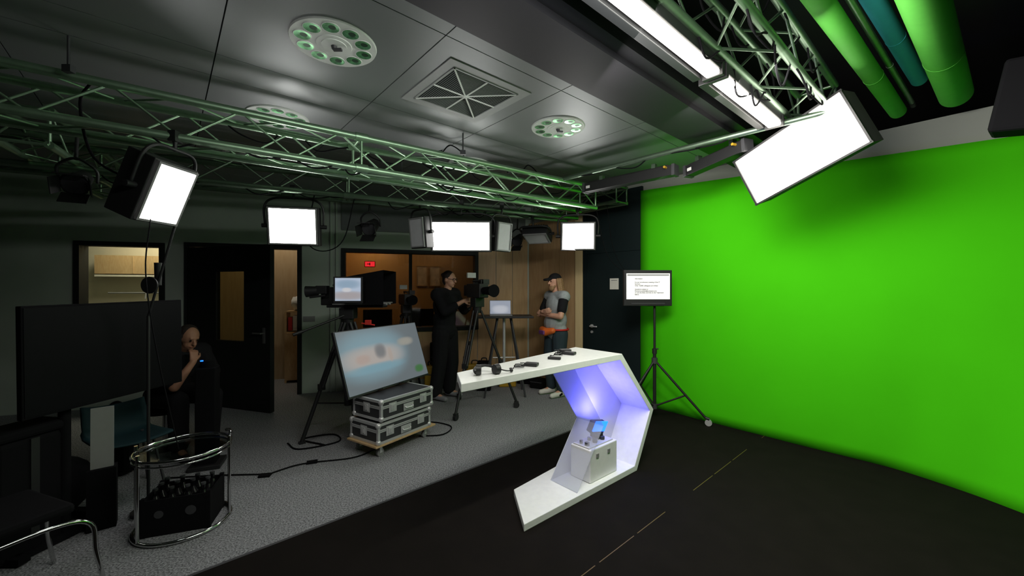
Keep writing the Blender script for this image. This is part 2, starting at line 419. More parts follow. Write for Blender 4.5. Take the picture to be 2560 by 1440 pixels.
led(-.60,4.72,2.21,.66,.32,2,8,'wide black LED panel lamp glowing white above the cameras')
led(-1.09,4.62,2.24,.20,.31,-35,6,'unlit LED panel lamp beside the wide glowing one',on=False)
led(-.10,4.85,2.22,.20,.31,45,6,'unlit LED panel lamp beside the wide glowing one',on=False)
led(.83,5.02,2.25,.38,.31,-6,8,'small LED panel lamp glowing white near the corner')
led(.35,5.6,2.3,.30,.25,-20,70,'unlit dark LED lamp hanging near the corner',on=False)
def par(x,y,z,label,rz=0):
    t=thing('spot_lamp',label,'lamp',M=rotm((x,y,z),rz,rad(25)),group='black spot lamps')
    part(t,'housing',MB().cyl((0,.12,0),(0,-.1,0),.06,.085,seg=8).cyl((0,.12,0),(0,.17,0),.04,.03,seg=8),BLK)
    part(t,'lens',MB().cyl((0,-.1,0),(0,-.105,0),.07,seg=16),DGRY)
    for c,s_,r in (((0,-.16,.085),(.15,.12,.006),(-.3,0,0)),((0,-.16,-.085),(.15,.12,.006),(.3,0,0)),((.09,-.15,0),(.006,.1,.12),(0,0,.3)),((-.09,-.15,0),(.006,.1,.12),(0,0,-.3))):
        part(t,'barn_door',MB().box(c,s_,r),BLK)
    part(t,'yoke',MB().tube(curve([(-.1,0,0),(-.1,0,.1),(0,0,.17),(.1,0,.1),(.1,0,0)],5),.01).cyl((0,0,.16),(0,.1,.3),.012),BLK)
    return t
par(-1.6,4.55,2.3,'small black spot lamp with barn doors under the truss')
par(-3.25,3.0,2.4,'black spot lamp hanging in the dark corner',.6)
par(.1,6.2,2.35,'black spot lamp hanging near the corner',-.3)

# ceiling downlights
def downlight():
    t=thing('ceiling_downlight','round white ceiling luminaire with ring of ten chrome reflectors','ceiling lamp',M=rotm(AB(.76,2.48,CH)),group='round ceiling luminaires')
    part(t,'plate',MB().cyl((0,0,0),(0,0,-.010),.24,.236,seg=48).cyl((0,0,-.010),(0,0,-.014),.1,.097,seg=32).cyl((0,0,-.014),(0,0,-.018),.07,seg=32),PLATE)
    for k in range(10):
        a=2*math.pi*k/10;c=V((.170*math.cos(a),.170*math.sin(a),-.0105)); m=MB()
        m.tube([c+V((.046*math.cos(q*math.pi/10),.046*math.sin(q*math.pi/10),-.001)) for q in range(20)],.003,6,True)
        seg=20; m.mi=1
        m.add([c+V((.045*math.cos(2*math.pi*i/seg),.045*math.sin(2*math.pi*i/seg),-.003)) for i in range(seg)]+[c+V((.020*math.cos(2*math.pi*i/seg)+.008,.020*math.sin(2*math.pi*i/seg),-.001)) for i in range(seg)],
              [(i,(i+1)%seg,(i+1)%seg+seg,i+seg) for i in range(seg)])
        m.mi=2; m.add([c+V((.020*math.cos(2*math.pi*i/seg)+.008,.020*math.sin(2*math.pi*i/seg),-.001)) for i in range(seg)],[tuple(range(seg))])
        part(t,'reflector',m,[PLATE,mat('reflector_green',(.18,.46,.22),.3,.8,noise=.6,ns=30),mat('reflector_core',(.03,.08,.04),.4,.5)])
    part(t,'sensor',MB().cyl((0,0,-.018),(0,0,-.034),.018,.014).box((.02,0,-.038),(.05,.02,.012)),DGRY)
    return t
dl=downlight()
for a,b in ((2.68,2.45),(.73,3.87),(2.68,3.85),(.7,5.2),(2.65,5.2)):
    clone(dl,rotm(AB(a,b,CH),.2))
# vent
t=thing('ceiling_vent','square grey metal ceiling air vent with radial ribs','vent',M=rotm(AB(1.71,2.5,CH),ANG))
m=MB();o=.35;i_=.275
for sx,sy in ((0,-1),(0,1),(-1,0),(1,0)):
    m.box((sx*(o+i_)/2,sy*(o+i_)/2,-.003),(2*o if sx==0 else o-i_,2*i_ if sy==0 else o-i_,.006))
for sx,sy in ((0,-1),(0,1),(-1,0),(1,0)):
    m.box((sx*i_,sy*i_,-.006),(2*i_+.012 if sx==0 else .012,2*i_+.012 if sy==0 else .012,.010))
part(t,'frame',m,mat('vent_frame',(.42,.43,.43),.55,.2))
m=MB()
for k in range(17):
    q=.016+k*.0155
    for s in (-1,1):
        m.box((0,s*q,-.007),(2*q,.0055,.003),(.35*s,0,0)); m.box((s*q,0,-.007),(.0055,2*q,.003),(0,-.35*s,0))
part(t,'louvre',m,mat('vent_slat',(.24,.26,.25),.6,.1))
m=MB()
for k in range(4):
    a=k*math.pi/4; L=.54 if k%2==0 else .76; m.box((0,0,-.011),(L,.011,.005),(0,0,a))
m.cyl((0,0,-.010),(0,0,-.018),.018)
part(t,'rib',m,PLATE); part(t,'backing',MB().box((0,0,-.001),(.54,.54,.002)),BLKM)

# tube lamps
def tubelamp(a0,a1,w,label):
    t=thing('tube_lamp',label,'lamp',M=rotm(AB(a0,1.0,2.85),ANG),group='long LED tube lamps'); L=a1-a0
    part(t,'housing',MB().box((L/2,.0,.045),(L,w+.03,.06)).box((L/2,.09,.05),(L,.05,.10)),BLK,bevel=.004)
    part(t,'diffuser',MB().box((L/2,-.008,.0),(L-.02,w,.03)),GLOWT,'glowing warm white diffuser',bevel=.008)
    for x in (L+.01,-.01): part(t,'end_cap',MB().box((x,0,.03),(.03,w+.04,.09)),BLK)
    for x in (.25,.75): part(t,'bracket',MB().box((L*x,.05,.12),(.04,.04,.10)),ALUD)
tubelamp(.2,2.43,.075,'long glowing LED tube lamp in black housing under the truss')
tubelamp(2.50,3.54,.085,'shorter glowing LED tube lamp in black housing beside the softbox')

def strip(p0,p1,label):
    p0=V(p0);p1=V(p1);d=(p1-p0); L=d.length; t=thing('strip_light',label,'lamp',M=rotm(p0,math.atan2(d.y,d.x),0,-math.asin(d.z/L)),group='black strip lights')
    part(t,'housing',MB().box((L/2,0,0),(L,.1,.10)).box((L/2,0,.055),(L*.9,.05,.02)),BLK,bevel=.005)
    for x in (-.01,L+.01): part(t,'end_cap',MB().box((x,0,0),(.03,.11,.11)),DGRY)
    part(t,'connector',MB().cyl((L-.06,-.05,.03),(L-.06,-.09,.03),.012),YEL,'orange plug')
    for x in (.2,.8): part(t,'clamp',MB().box((L*x,0,.075),(.04,.05,.06)),ALUD)
    part(t,'type_plate',MB().box((.05,-.052,0),(.05,.002,.03)),WHT)
    return t
strip((.87,4.66,2.76),(1.60,3.95,2.76),'black strip light clamped under pipe by the green cloth')
strip((1.75,3.95,2.75),(1.98,3.38,2.80),'black strip light angled toward the softbox')

# softbox
SB=[V((2.087,3.4,2.312)),V((2.43,2.7,2.586)),V((1.925,3.5,2.692))]
Ms=panelM(*SB)
t=thing('softbox','large rectangular softbox with glowing white front and black sides','lamp',M=Ms)
w=.83;h=.42
m=MB(); 
fr=[(-w/2-.004,-.01,-.004),(w/2+.004,-.01,-.004),(w/2+.004,-.01,h+.004),(-w/2-.004,-.01,h+.004)]; md=[(-w*.49,.22,h*.02),(w*.50,.22,h*.02),(w*.50,.22,h*.98),(-w*.49,.22,h*.98)]; bk=[(-w*.2,.36,h*.3),(w*.2,.36,h*.3),(w*.2,.36,h*.7),(-w*.2,.36,h*.7)]
m.add(fr+md+bk,[(0,1,5,4),(1,2,6,5),(2,3,7,6),(3,0,4,7),(4,5,9,8),(5,6,10,9),(6,7,11,10),(7,4,8,11),(8,9,10,11)])
part(t,'hood',m,mat('softbox_black',(.04,.03,.04),.8),'black fabric hood')
part(t,'front_cloth',MB().box((0,.004,h/2),(w,.008,h)),GLOWS,'glowing white front cloth')
m=MB(); e=.014
m.box((0,-.006,0),(w+.02,.02,e)).box((0,-.006,h),(w+.02,.02,e)).box((w/2,-.006,h/2),(e,.02,h)).box((-w/2,-.006,h/2),(e,.02,h))
part(t,'rim',m,BLK)
part(t,'lamp_head',MB().box((0,.42,h/2),(.3,.14,.16)).cyl((0,.42,h*.7),(0,.42,h*1.2),.02),BLK,bevel=.01)

# overhead rolls
def rollpipe(p0,p1,r,mt,label):
    p0=V(p0);p1=V(p1);d=p1-p0;L=d.length
    t=thing('backdrop_roll',label,'backdrop roll',M=rotm(p0,math.atan2(d.y,d.x)),group='rolls under the dark ceiling')
    part(t,'tube',MB().cyl((0,0,0),(L,0,0),r,seg=28),mt)
    part(t,'end_cap',MB().cyl((L,0,0),(L+.02,0,0),r*.85,seg=24).cyl((L+.02,0,0),(L+.07,0,-.01),.02),BLK)
    part(t,'seam_band',MB().cyl((L*.72,0,0),(L*.72+.006,0,0),r+.002,seg=28),mt)
    return t
PG=mat('roll_green_bounce',(.09,.40,.05),.75,spec=.2); PT=mat('roll_teal',(.05,.42,.50),.75,spec=.2)  # green bounce light from below is put into the green rolls' colour
rollpipe((.7,1.38,3.1),(3.28,3.40,3.1),.056,PG,'long backdrop roll coloured with green bounce light, hung below the dark ceiling')
rollpipe((.76,1.32,3.3),(3.32,3.26,3.3),.052,PT,'thin teal roll between two green ones')
rollpipe((1.1,1.26,3.1),(3.44,3.10,3.1),.094,PG,'thick backdrop roll coloured with pale green bounce light, below the dark ceiling')
rollpipe((.80,1.36,3.16),(3.36,3.36,3.16),.018,ALUD,'thin metal pipe beside green roll')
t=thing('speaker','black loudspeaker hanging from a bracket near the ceiling','speaker',M=rotm((3.03,2.40,2.60),rad(35),rad(10)))
part(t,'cabinet',MB().box((0,0,.14),(.2,.2,.42)),BLKM,bevel=.02); part(t,'grille',MB().box((0,-.105,.14),(.17,.01,.38)),mat('grille_dark',(.012,.012,.014),.8))
part(t,'bracket',MB().tube(curve([(0,0,.34),(0,.02,.46),(.05,.05,.62)]),.014),DGRY)

# ------------------------------------------------------------ presenter desk
TD=thing('presenter_desk','white C-shaped angular presenter desk with frosted inner panels','desk',loc=(.917,3.33,.012),rz=ANG)
out=[(-1.60,1.04),(0,1.04),(.50,.478),(.225,0),(-1.112,0)]
inn=[(-1.60,.99),(-.028,.99),(.438,.478),(.19,.05),(-1.112,.05)]
wf=[.28,.505,.505,.5,.385]; tf=[.155,0,0,0,.25]
m=MB();vs=[]
for i in range(5):
    vs+= [(out[i][0],0,out[i][1]),(out[i][0]+tf[i],wf[i],out[i][1]),(inn[i][0],0,inn[i][1]),(inn[i][0]+tf[i],wf[i],inn[i][1])]
fs=[]
for i in range(4):
    a=4*i;b=a+4
    fs+=[(a,b,b+1,a+1),(a+2,a+3,b+3,b+2),(a,a+2,b+2,b),(a+1,b+1,b+3,a+3)]
fs+=[(0,1,3,2),(16,18,19,17)]
m.add(vs,fs); part(TD,'desk_shell',m,WHTG,'gloss white bent shell',bevel=.004)
m=MB(); pr=[(-.58,.99),(-.22,.48),(-.545,.05)]; th=.008
for (a,b) in ((pr[0],pr[1]),(pr[1],pr[2])):
    m.hexa([(a[0],.03,a[1]),(a[0]+th,.03,a[1]),(a[0]+th,.30,a[1]),(a[0],.30,a[1]),(b[0],.03,b[1]),(b[0]+th,.03,b[1]),(b[0]+th,.30,b[1]),(b[0],.30,b[1])])
part(TD,'acrylic_sheet',m,ACRY,'translucent bent acrylic sheet')
m=MB(); m.prism([(-.58,.30,.99),(-.03,.30,.99),(.436,.30,.478),(.19,.30,.05),(-.54,.30,.05),(-.215,.30,.48)],(0,.008,0))
part(TD,'back_panel',m,seethrough('frosted_panel',(.84,.86,.92),.85,.35,False),'frosted inner panel glowing lavender')
t=thing('equipment_case','pale grey control box with knobs standing inside the desk','case',loc=(.917,3.33,.064),rz=ANG)
part(t,'body',MB().box((-.18,.15,.13),(.36,.2,.26)),mat('case_grey',(.82,.82,.82),.45),bevel=.008)
part(t,'control_panel',MB().box((-.19,.15,.2645),(.32,.16,.012)),mat('panel_pale',(.6,.6,.6),.5))
for k in range(3): 
    for y_,r_ in ((.12,.02),(.18,.014)): part(t,'knob',MB().cyl((-.31+k*.10,y_,.27),(-.31+k*.10,y_,.295),r_),DGRY)
for x in (-.12,-.27): part(t,'latch',MB().box((x,.047,.2),(.03,.008,.03)),GRY)
t=thing('light_unit','small blue glowing light unit standing on the grey box','lamp',loc=(.917,3.33,.345),rz=ANG)
part(t,'body',MB().box((-.13,.16,.09),(.17,.06,.10),(.3,.2,0)).box((-.12,.17,.02),(.08,.08,.04)),BLK,bevel=.006)
part(t,'lens',MB().box((-.135,.122,.102),(.16,.01,.09),(.3,.2,0)),BLUE,'glowing blue lens')
area((.917+A.x*-.1+B.x*.14,3.33+A.y*-.1+B.y*.14,.50),(.917+A.x*.05+B.x*.26,3.33+A.y*.05+B.y*.26,.9),.1,.06,5.0,(.16,.14,1),'blue_glow')
DT=1.053
def dp(t_,w_,z=0): return V((.917,3.33,DT+z))+A*t_+B*w_
t=thing('headset','black intercom headset lying on the white desk','headset',M=rotm(dp(-1.33,.12),rad(20)))
ring=[(.075*math.cos(a),.075*math.sin(a),.02+.02*math.sin(a)) for a in [math.pi*k/14*1.15-.2 for k in range(15)]]
part(t,'headband',MB().tube(ring,.009),BLK)
part(t,'ear_cup',MB().cyl((.075,-.02,.03),(.045,-.03,.032),.034,.03,seg=18),BLK); part(t,'ear_cup',MB().cyl((-.07,-.02,.035),(-.04,-.03,.035),.034,.03,seg=18),BLK)
part(t,'microphone_boom',MB().tube(curve([(.08,-.02,.03),(.12,-.04,.02),(.16,-.02,.012)]),.004).sphere((.165,-.018,.014),.012),BLK)
def pack(tp,wp,rz,label):
    t=thing('transmitter_pack',label,'transmitter',M=rotm(dp(tp,wp),rz),group='wireless microphone packs on the desk')
    part(t,'body',MB().box((0,0,.012),(.065,.095,.022)),BLK,bevel=.006)
    part(t,'antenna',MB().cyl((.02,.045,.014),(.02,.09,.012),.003),BLK)
    cc=[(-.02,.05,.006)]+[(-.09+.04*math.cos(k*.55),.06+.035*math.sin(k*.55),.005+.0006*k) for k in range(26)]+[(-.15,.08,.006),(-.16,.09,.006)]
    part(t,'cable',MB().tube(cc,.0025,6),BLKM); part(t,'clip_microphone',MB().cyl((-.16,.09,.006),(-.17,.10,.006),.006),BLK)
pack(-.93,.12,rad(70),'black wireless pack with coiled cable on the white desk')
pack(-.36,.26,rad(60),'black wireless pack with coiled cable on the white desk')
pack(-.28,.38,rad(100),'black wireless pack beside the other one')
t=thing('remote_clicker','small black remote lying on the white desk','remote',M=rotm(dp(-.62,.19),rad(70)))
part(t,'body',MB().box((0,0,.01),(.035,.1,.02)),BLK,bevel=.006); part(t,'button',MB().cyl((0,.02,.02),(0,.02,.023),.008),GRY)

# ------------------------------------------------------------ flight cases
CC=(-1.237,4.12); CR=rad(57); CASEP=mat('case_panel',(.03,.03,.033),.5)
def fcase(z,label,dx=0):
    t=thing('flight_case',label,'case',loc=(CC[0]+dx,CC[1]+dx,z),rz=CR,group='stacked flight cases')
    L,W,H=.68,.42,.195;e=.024
    part(t,'body',MB().box((0,0,H*.33),(L-.012,W-.012,H*.62)),CASEP); part(t,'lid',MB().box((0,0,H*.82),(L-.012,W-.012,H*.34)),CASEP)
    m=MB()
    for sx in (-1,1):
        for sy in (-1,1): m.box((sx*(L/2-e/2),sy*(W/2-e/2),H/2),(e,e,H))
    for z_ in (e/2,H*.60,H*.68,H-e/2):
        for sy in (-1,1): m.box((0,sy*(W/2-e/2),z_),(L,e,e if z_ in(e/2,H-e/2) else .011))
        for sx in (-1,1): m.box((sx*(L/2-e/2),0,z_),(e,W,e if z_ in(e/2,H-e/2) else .011))
    part(t,'edge_trim',m,STEEL,'silver aluminium edge profile')
    for sx in (-1,1):
        for sy in (-1,1):
            for z_ in (.018,H-.018): part(t,'corner',MB().sphere((sx*(L/2-.014),sy*(W/2-.014),z_),.028,seg=10,rg=6),STEEL)
    for x,y,r in ((-.2,-W/2,0),(.2,-W/2,0),(-L/2,0,math.pi/2)):
        c=V((x,y,H*.55)); m=MB()
        if r==0: m.box(c,(.09,.006,.09)); m.box(c+V((0,-.006,0)),(.05,.01,.06)); m.box(c+V((0,-.012,.0)),(.02,.008,.04))
        else: m.box(c,(.006,.09,.09)); m.box(c+V((-.006,0,0)),(.01,.05,.06)); m.box(c+V((-.012,0,0)),(.008,.02,.04))
        part(t,'latch',m,STEEL)
    part(t,'handle',MB().box((0,-W/2,H*.35),(.13,.006,.07)).tube(curve([(-.045,-W/2-.004,H*.38),(-.04,-W/2-.02,H*.33),(.04,-W/2-.02,H*.33),(.045,-W/2-.004,H*.38)]),.006),STEEL)
fcase(.13,'black flight case with silver edges standing on a wheeled board'); fcase(.345,'black flight case with silver edges stacked on another one',.02)
for sx in (-1,1):
    q=V((CC[0],CC[1],.325))+MX.Rotation(CR,3,'Z')@V((sx*.25,0,0))
    solo('spacer_strip',MB().box((0,0,.010),(.04,.34,.019)),BLKM,'black strip between two stacked flight cases','strip',M=rotm(q,CR),group='spacer strips')
t=thing('wheeled_dolly','plywood furniture dolly with four swivel casters under flight cases','dolly',loc=(CC[0]+.0,CC[1],0),rz=CR)
part(t,'board',MB().box((.02,0,.119),(.78,.44,.018)),PLY,bevel=.003)
for sx in (-1,1):
    for sy in (-1,1):
        c=V((sx*.29+.02,sy*.15,0)); m=MB(); m.box(c+V((0,0,.105)),(.06,.06,.006)); m.box(c+V((0,-.016,.07)),(.03,.004,.07)); m.box(c+V((0,.016,.07)),(.03,.004,.07)); m.mi=1
        m.cyl(c+V((.0,-.012,.038)),c+V((0,.012,.038)),.038,seg=20); part(t,'caster',m,[STEEL,GRY])
Md=panelM((-1.53,3.75,.56),(-1.0,4.8,.57),(-1.713,3.85,1.185))
scr=blobscreen('display_picture',(.115,.135,.15),[(-.17,.36,.30,.17,(.17,.27,.32),1.),(-.18,.33,.27,.08,(.36,.32,.30),1.),(-.16,.22,.24,.03,(.16,.28,.34),1.),(-.07,.385,.05,.05,(.15,.15,.16),1.),(.06,.33,.02,.05,(.34,.29,.26),1.),(-.32,.33,.06,.03,(.36,.28,.25),1.),(.33,.44,.08,.03,(.27,.26,.23),1.),(.45,.10,.05,.03,(.04,.13,.04),.8)],.95)
t=thing('television','large flat display with blurred picture standing on flight cases','television',M=Md)
part(t,'casing',MB().box((0,.02,.32),(1.18,.035,.66)).box((0,.05,.3),(.7,.04,.4)),BLK,bevel=.004)
part(t,'screen',MB().box((0,-.001,.325),(1.15,.006,.63)),scr,'display glass with soft teal and sand colours')
for x in (-.2,.1): part(t,'foot',MB().box((x,.03,-.004),(.04,.2,.010)),BLK)

Mt=panelM((-2.80,2.3,.84),(-2.66,3.22,.85),(-2.80,2.3,1.475))
t=thing('display_on_stand','large switched-off black display on a floor stand','television',M=Mt)
part(t,'casing',MB().box((0,.025,.325),(.95,.04,.66)),BLKM,bevel=.004); part(t,'screen',MB().box((0,.003,.325),(.93,.004,.635)),SCROFF,'dark glass')
m=MB(); base=Mt@V((-.22,.1,0)); m.cyl((base.x,base.y,.05),(base.x,base.y,1.25),.03); m.box((base.x,base.y,.03),(.5,.08,.04),(0,0,rad(82))).box((base.x-.2,base.y+.25,.03),(.5,.06,.04)).box((base.x-.2,base.y-.25,.03),(.5,.06,.04)); m.box((base.x+.03,base.y,1.15),(.06,.3,.3),(0,0,rad(-8)))
part(t,'stand',m,BLKM,world=True)

# ------------------------------------------------------------ tripods and cameras
def tripod(par,apex,rad_,rot,n=3,spread=True,wheels=False,zf=.0,name='tripod',k_=1.):
    apex=V(apex); hub=MB().cyl(apex-V((0,0,.03)),apex+V((0,0,.06)),.05,.06,seg=16).sphere(apex+V((0,0,.06)),.05)
    hub_o=part(par,name,hub,BLK)
    for k in range(n):
        a=rot+2*math.pi*k/n; d=V((math.cos(a),math.sin(a),0)); f=V((apex.x,apex.y,zf))+d*rad_; side=V((-d.y,d.x,0))*.024*k_; m=MB()
        top=apex+d*.05; mid=top.lerp(f,.55)
        m.cyl(top+side,mid+side,.012*k_,seg=8).cyl(top-side,mid-side,.012*k_,seg=8).cyl(top.lerp(f,.35),f+V((0,0,.02)),.014*k_,seg=8)
        m.box(mid,(.06,.06,.06),(0,0,a)); m.box(f+V((0,0,.012)),(.06,.04,.024),(0,0,a))
        part(hub_o,'leg',m,BLK)
        if spread: 
            part(hub_o,'spreader',MB().cyl((apex.x,apex.y,zf+.32),top.lerp(f,.68),.009,seg=6),BLK)
        if wheels: 
            part(hub_o,'wheel',MB().cyl(f+side*.6+V((0,0,-zf+.04)),f-side*.6+V((0,0,-zf+.04)),.04,seg=16),BLK)
    return hub_o
t=thing('studio_camera','black studio camera with teleprompter hood and lit monitor on tripod','camera',loc=(-1.82,4.45,0),rz=0)
tripod(t,(0,0,1.22),.48,rad(225),wheels=False,k_=1.5)
part(t,'centre_column',MB().cyl((0,0,.30),(0,0,1.22),.045,seg=16),BLK)
part(t,'camera_head',MB().box((0,0,1.32),(.16,.13,.12)).box((.1,0,1.40),(.62,.16,.03)),BLK,bevel=.006)
part(t,'pan_handle',MB().cyl((-.02,-.05,1.30),(-.35,-.3,1.15),.012).cyl((-.35,-.3,1.15),(-.42,-.36,1.12),.018),BLK)
part(t,'camera_body',MB().box((-.13,.02,1.51),(.30,.17,.20)).box((-.08,.02,1.63),(.2,.04,.03)).box((-.08,.02,1.44),(.3,.14,.03)),BLK,bevel=.01)
part(t,'viewfinder',MB().box((-.25,-.08,1.58),(.12,.08,.09)).cyl((-.3,-.08,1.57),(-.42,-.1,1.56),.048,.062,seg=18).cyl((-.2,-.12,1.52),(-.36,-.14,1.50),.012),BLK,bevel=.006)
part(t,'lens',MB().cyl((.02,.02,1.5),(.2,.02,1.5),.05,.06,seg=20),BLKG)
m=MB(); m.add([(.02,-.13,1.44),(.02,.17,1.44),(.02,.17,1.72),(.02,-.13,1.72),(.46,-.22,1.42),(.46,.24,1.42),(.46,.24,1.79),(.46,-.22,1.79)],[(0,4,5,1),(1,5,6,2),(2,6,7,3),(0,3,2,1),(0,3,7,4)])
hd=part(t,'prompter_hood',m,BLKM,'black cloth prompter hood')
part(t,'monitor_casing',MB().box((.09,-.22,1.58),(.30,.03,.28),(0,0,.1)),BLK,bevel=.004)
part(t,'monitor_screen',MB().box((.092,-.238,1.585),(.26,.004,.24),(0,0,.1)),blobscreen('prompter_picture',(.42,.50,.62),[(.1,1.52,.12,.03,(.36,.33,.34),1.),(.09,1.64,.08,.03,(.26,.36,.47),1.),(.08,1.58,.03,.015,(.58,.58,.6),1.)],.9))
part(t,'prompter_glass',MB().add([(.1,-.16,1.46),(.1,.2,1.46),(.36,.22,1.72),(.36,-.18,1.72)],[(0,1,2,3)]),GLASS)
for y_ in (-.06,.06): part(t,'rail',MB().cyl((-.15,y_,1.42),(.45,y_,1.42),.01),STEEL)
part(t,'base_plate',MB().box((.26,-.0,1.435),(.36,.34,.012)),mat('plate_mid',(.3,.3,.3),.4,.6))
part(t,'tally_light',MB().cyl((.2,-.14,1.22),(.34,-.14,1.20),.008).box((.27,-.14,1.23),(.06,.03,.05)),RED)

def smallcam(x,y,rz,label,h=1.45,r=.42,scale=1.,wheels=False,rot=30):
    t=thing('video_camera',label,'camera',loc=(x,y,0),rz=rz,group='video cameras on tripods')
    tripod(t,(0,0,h-.15),r,rad(rot),wheels=wheels,zf=.06 if wheels else 0,k_=1.25)
    s=scale
    part(t,'pan_head',MB().box((0,0,h-.04),(.12*s,.12*s,.12)).cyl((0,.05,h-.05),(0,.24*s,h-.15),.01).cyl((0,.2*s,h-.13),(0,.30*s,h-.18),.017),BLK,bevel=.005)
    part(t,'camera_body',MB().box((0,0,h+.1*s),(.12*s,.3*s,.16*s)).box((0,.0,h+.21*s),(.03,.2*s,.025)).box((0,.08*s,h+.195*s),(.02,.02,.04)).box((0,-.09*s,h+.195*s),(.02,.02,.04)).box((0,.2*s,h+.1*s),(.09*s,.1*s,.13*s)),BLK,bevel=.01)
    part(t,'lens',MB().cyl((0,-.14*s,h+.1*s),(0,-.3*s,h+.1*s),.04*s,.05*s,seg=18).cyl((0,-.3*s,h+.1*s),(0,-.36*s,h+.1*s),.055*s,.07*s,seg=18),BLKM)
    part(t,'viewfinder',MB().cyl((.1*s,-.03*s,h+.2*s),(.1*s,.1*s,h+.2*s),.028*s,.035*s).box((.07*s,-.06*s,h+.2*s),(.08*s,.05*s,.06*s)),BLK)
    part(t,'receiver',MB().box((0,.14*s,h+.28*s),(.11*s,.03,.06*s)),mat('grey_light',(.5,.52,.5),.5))
    return t
smallcam(-.46,5.30,rad(35),'black broadcast camera on wheeled tripod beside the operator',1.45,.52,1.15,True,rot=-30)
smallcam(-1.62,6.1,rad(30),'smaller black camera on tripod near the window',1.32,.32,1.05)

t=thing('side_table','round chrome tube side table with glass top','table',loc=(-2.23,2.72,0))
R=.26
def circ(r,z,n=40): return [(r*math.cos(2*math.pi*k/n),r*math.sin(2*math.pi*k/n),z) for k in range(n)]
part(t,'top_ring',MB().tube(circ(R,.52),.010,10,True).tube(circ(R,.49),.006,8,True),CHR); part(t,'base_ring',MB().tube(circ(R,.014),.012,10,True),CHR)
for a in (20,200,250): 
    d=V((math.cos(rad(a))*R,math.sin(rad(a))*R,0)); part(t,'leg',MB().cyl(d+V((0,0,.014)),d+V((0,0,.56)),.010),CHR)
part(t,'handle',MB().tube(curve([(R*math.cos(rad(20)),R*math.sin(rad(20)),.55),(R*.8,.2*R+.1,.58),(R*.5,R*.85,.56)]),.010),CHR)
part(t,'glass_top',MB().cyl((0,0,.503),(0,0,.511),.245,seg=40),seethrough('table_glass',(.6,.65,.63),.04))
t=thing('bottle_crate','black plastic crate of dark drink bottles under the chrome table','crate',loc=(-2.24,2.74,0),rz=rad(20))
m=MB(); m.box((0,0,.01),(.36,.27,.02)); m.box((0,-.135,.12),(.36,.012,.23)).box((0,.135,.12),(.36,.012,.23)).box((-.18,0,.12),(.012,.27,.23)).box((.18,0,.12),(.012,.27,.23))
for sx in (-1,1):
    for sy in (-1,1): m.box((sx*.175,sy*.13,.125),(.025,.025,.25))
part(t,'crate_body',m,BLKM); part(t,'round_label',MB().cyl((.08,-.142,.14),(.08,-.144,.14),.03,seg=20).cyl((-.09,-.142,.14),(-.09,-.144,.14),.025,seg=20),DGRY)
bt=None
for i in range(4):
    for j in range(3):
        p=V((-2.24,2.74,.02))+MX.Rotation(rad(20),3,'Z')@V((-.13+i*.087,-.085+j*.085,0))
        if bt is None:
            bt=thing('bottle','dark glass drink bottle standing in the crate','bottle',M=rotm(p),group='bottles in the crate')
            part(bt,'glass_body',MB().cyl((0,0,0),(0,0,.18),.032,seg=14).cyl((0,0,.18),(0,0,.22),.032,.013,seg=14).cyl((0,0,.22),(0,0,.255),.013,seg=12),BLKG)
            part(bt,'cap',MB().cyl((0,0,.255),(0,0,.267),.015,seg=12),DGRY); part(bt,'paper_label',MB().cyl((0,0,.06),(0,0,.12),.0326,seg=14,caps=False),GRY)
        else: clone(bt,rotm(p,random.random()))

t=thing('visitor_chair','black chair with bent chrome tube legs','chair',loc=(-2.52,1.96,0),rz=rad(-20))
part(t,'seat',MB().box((-.03,-.02,.46),(.46,.44,.05)),BLKM,bevel=.02); part(t,'backrest',MB().box((-.02,-.24,.66),(.44,.04,.34),(.12,0,0)),BLKM,bevel=.02)
for s in (-1,1): part(t,'leg',MB().tube(curve([(s*.2,-.2,.40),(s*.22,.1,.41),(s*.23,.24,.36),(s*.24,.26,.2),(s*.25,.29,.01)]),.011),CHR)
for s in (-1,1): part(t,'leg',MB().tube(curve([(s*.2,-.1,.41),(s*.22,-.22,.38),(s*.25,-.28,.01)]),.011),CHR)
t=thing('shell_chair','teal moulded shell chair beside the seated person','chair',loc=(-3.0,3.12,0),rz=rad(-120))
m=MB(); vs=[];nu,nv=12,12
for i in range(nu+1):
    for j in range(nv+1):
        u=i/nu*2-1;v=j/nv
        y=.22-.44*min(v/.55,1)-(max(v-.55,0)*.25); z=.44+.03*u*u+(max(v-.5,0)**1.3)*.5-.02*math.sin(v*3.14); vs.append((u*.22*(1-.15*v),y+.05*u*u*(v>.6),z))
fs=[(i*(nv+1)+j,i*(nv+1)+j+1,(i+1)*(nv+1)+j+1,(i+1)*(nv+1)+j) for i in range(nu) for j in range(nv)]
m.add(vs,fs,True); sh=part(t,'seat_shell',m,TEAL); q=sh.modifiers.new('s','SOLIDIFY'); q.thickness=.012
for sx in (-1,1):
    for sy in (-1,1): part(t,'leg',MB().cyl((sx*.12,sy*.1,.44),(sx*.18,sy*.18,0),.01),DGRY)
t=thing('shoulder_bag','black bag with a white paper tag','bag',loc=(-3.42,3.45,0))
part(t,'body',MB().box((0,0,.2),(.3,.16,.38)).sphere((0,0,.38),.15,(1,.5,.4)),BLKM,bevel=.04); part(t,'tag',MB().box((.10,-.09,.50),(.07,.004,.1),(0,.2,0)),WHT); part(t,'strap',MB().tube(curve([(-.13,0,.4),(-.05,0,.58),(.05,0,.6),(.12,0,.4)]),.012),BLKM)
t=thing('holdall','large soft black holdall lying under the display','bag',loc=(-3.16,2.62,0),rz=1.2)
part(t,'body',MB().sphere((0,0,.24),.26,(1.25,.75,.9),seg=20,rg=12),BLKM); part(t,'handle',MB().tube(curve([(-.14,0,.42),(-.08,0,.52),(.08,0,.52),(.14,0,.42)]),.012),BLKM)
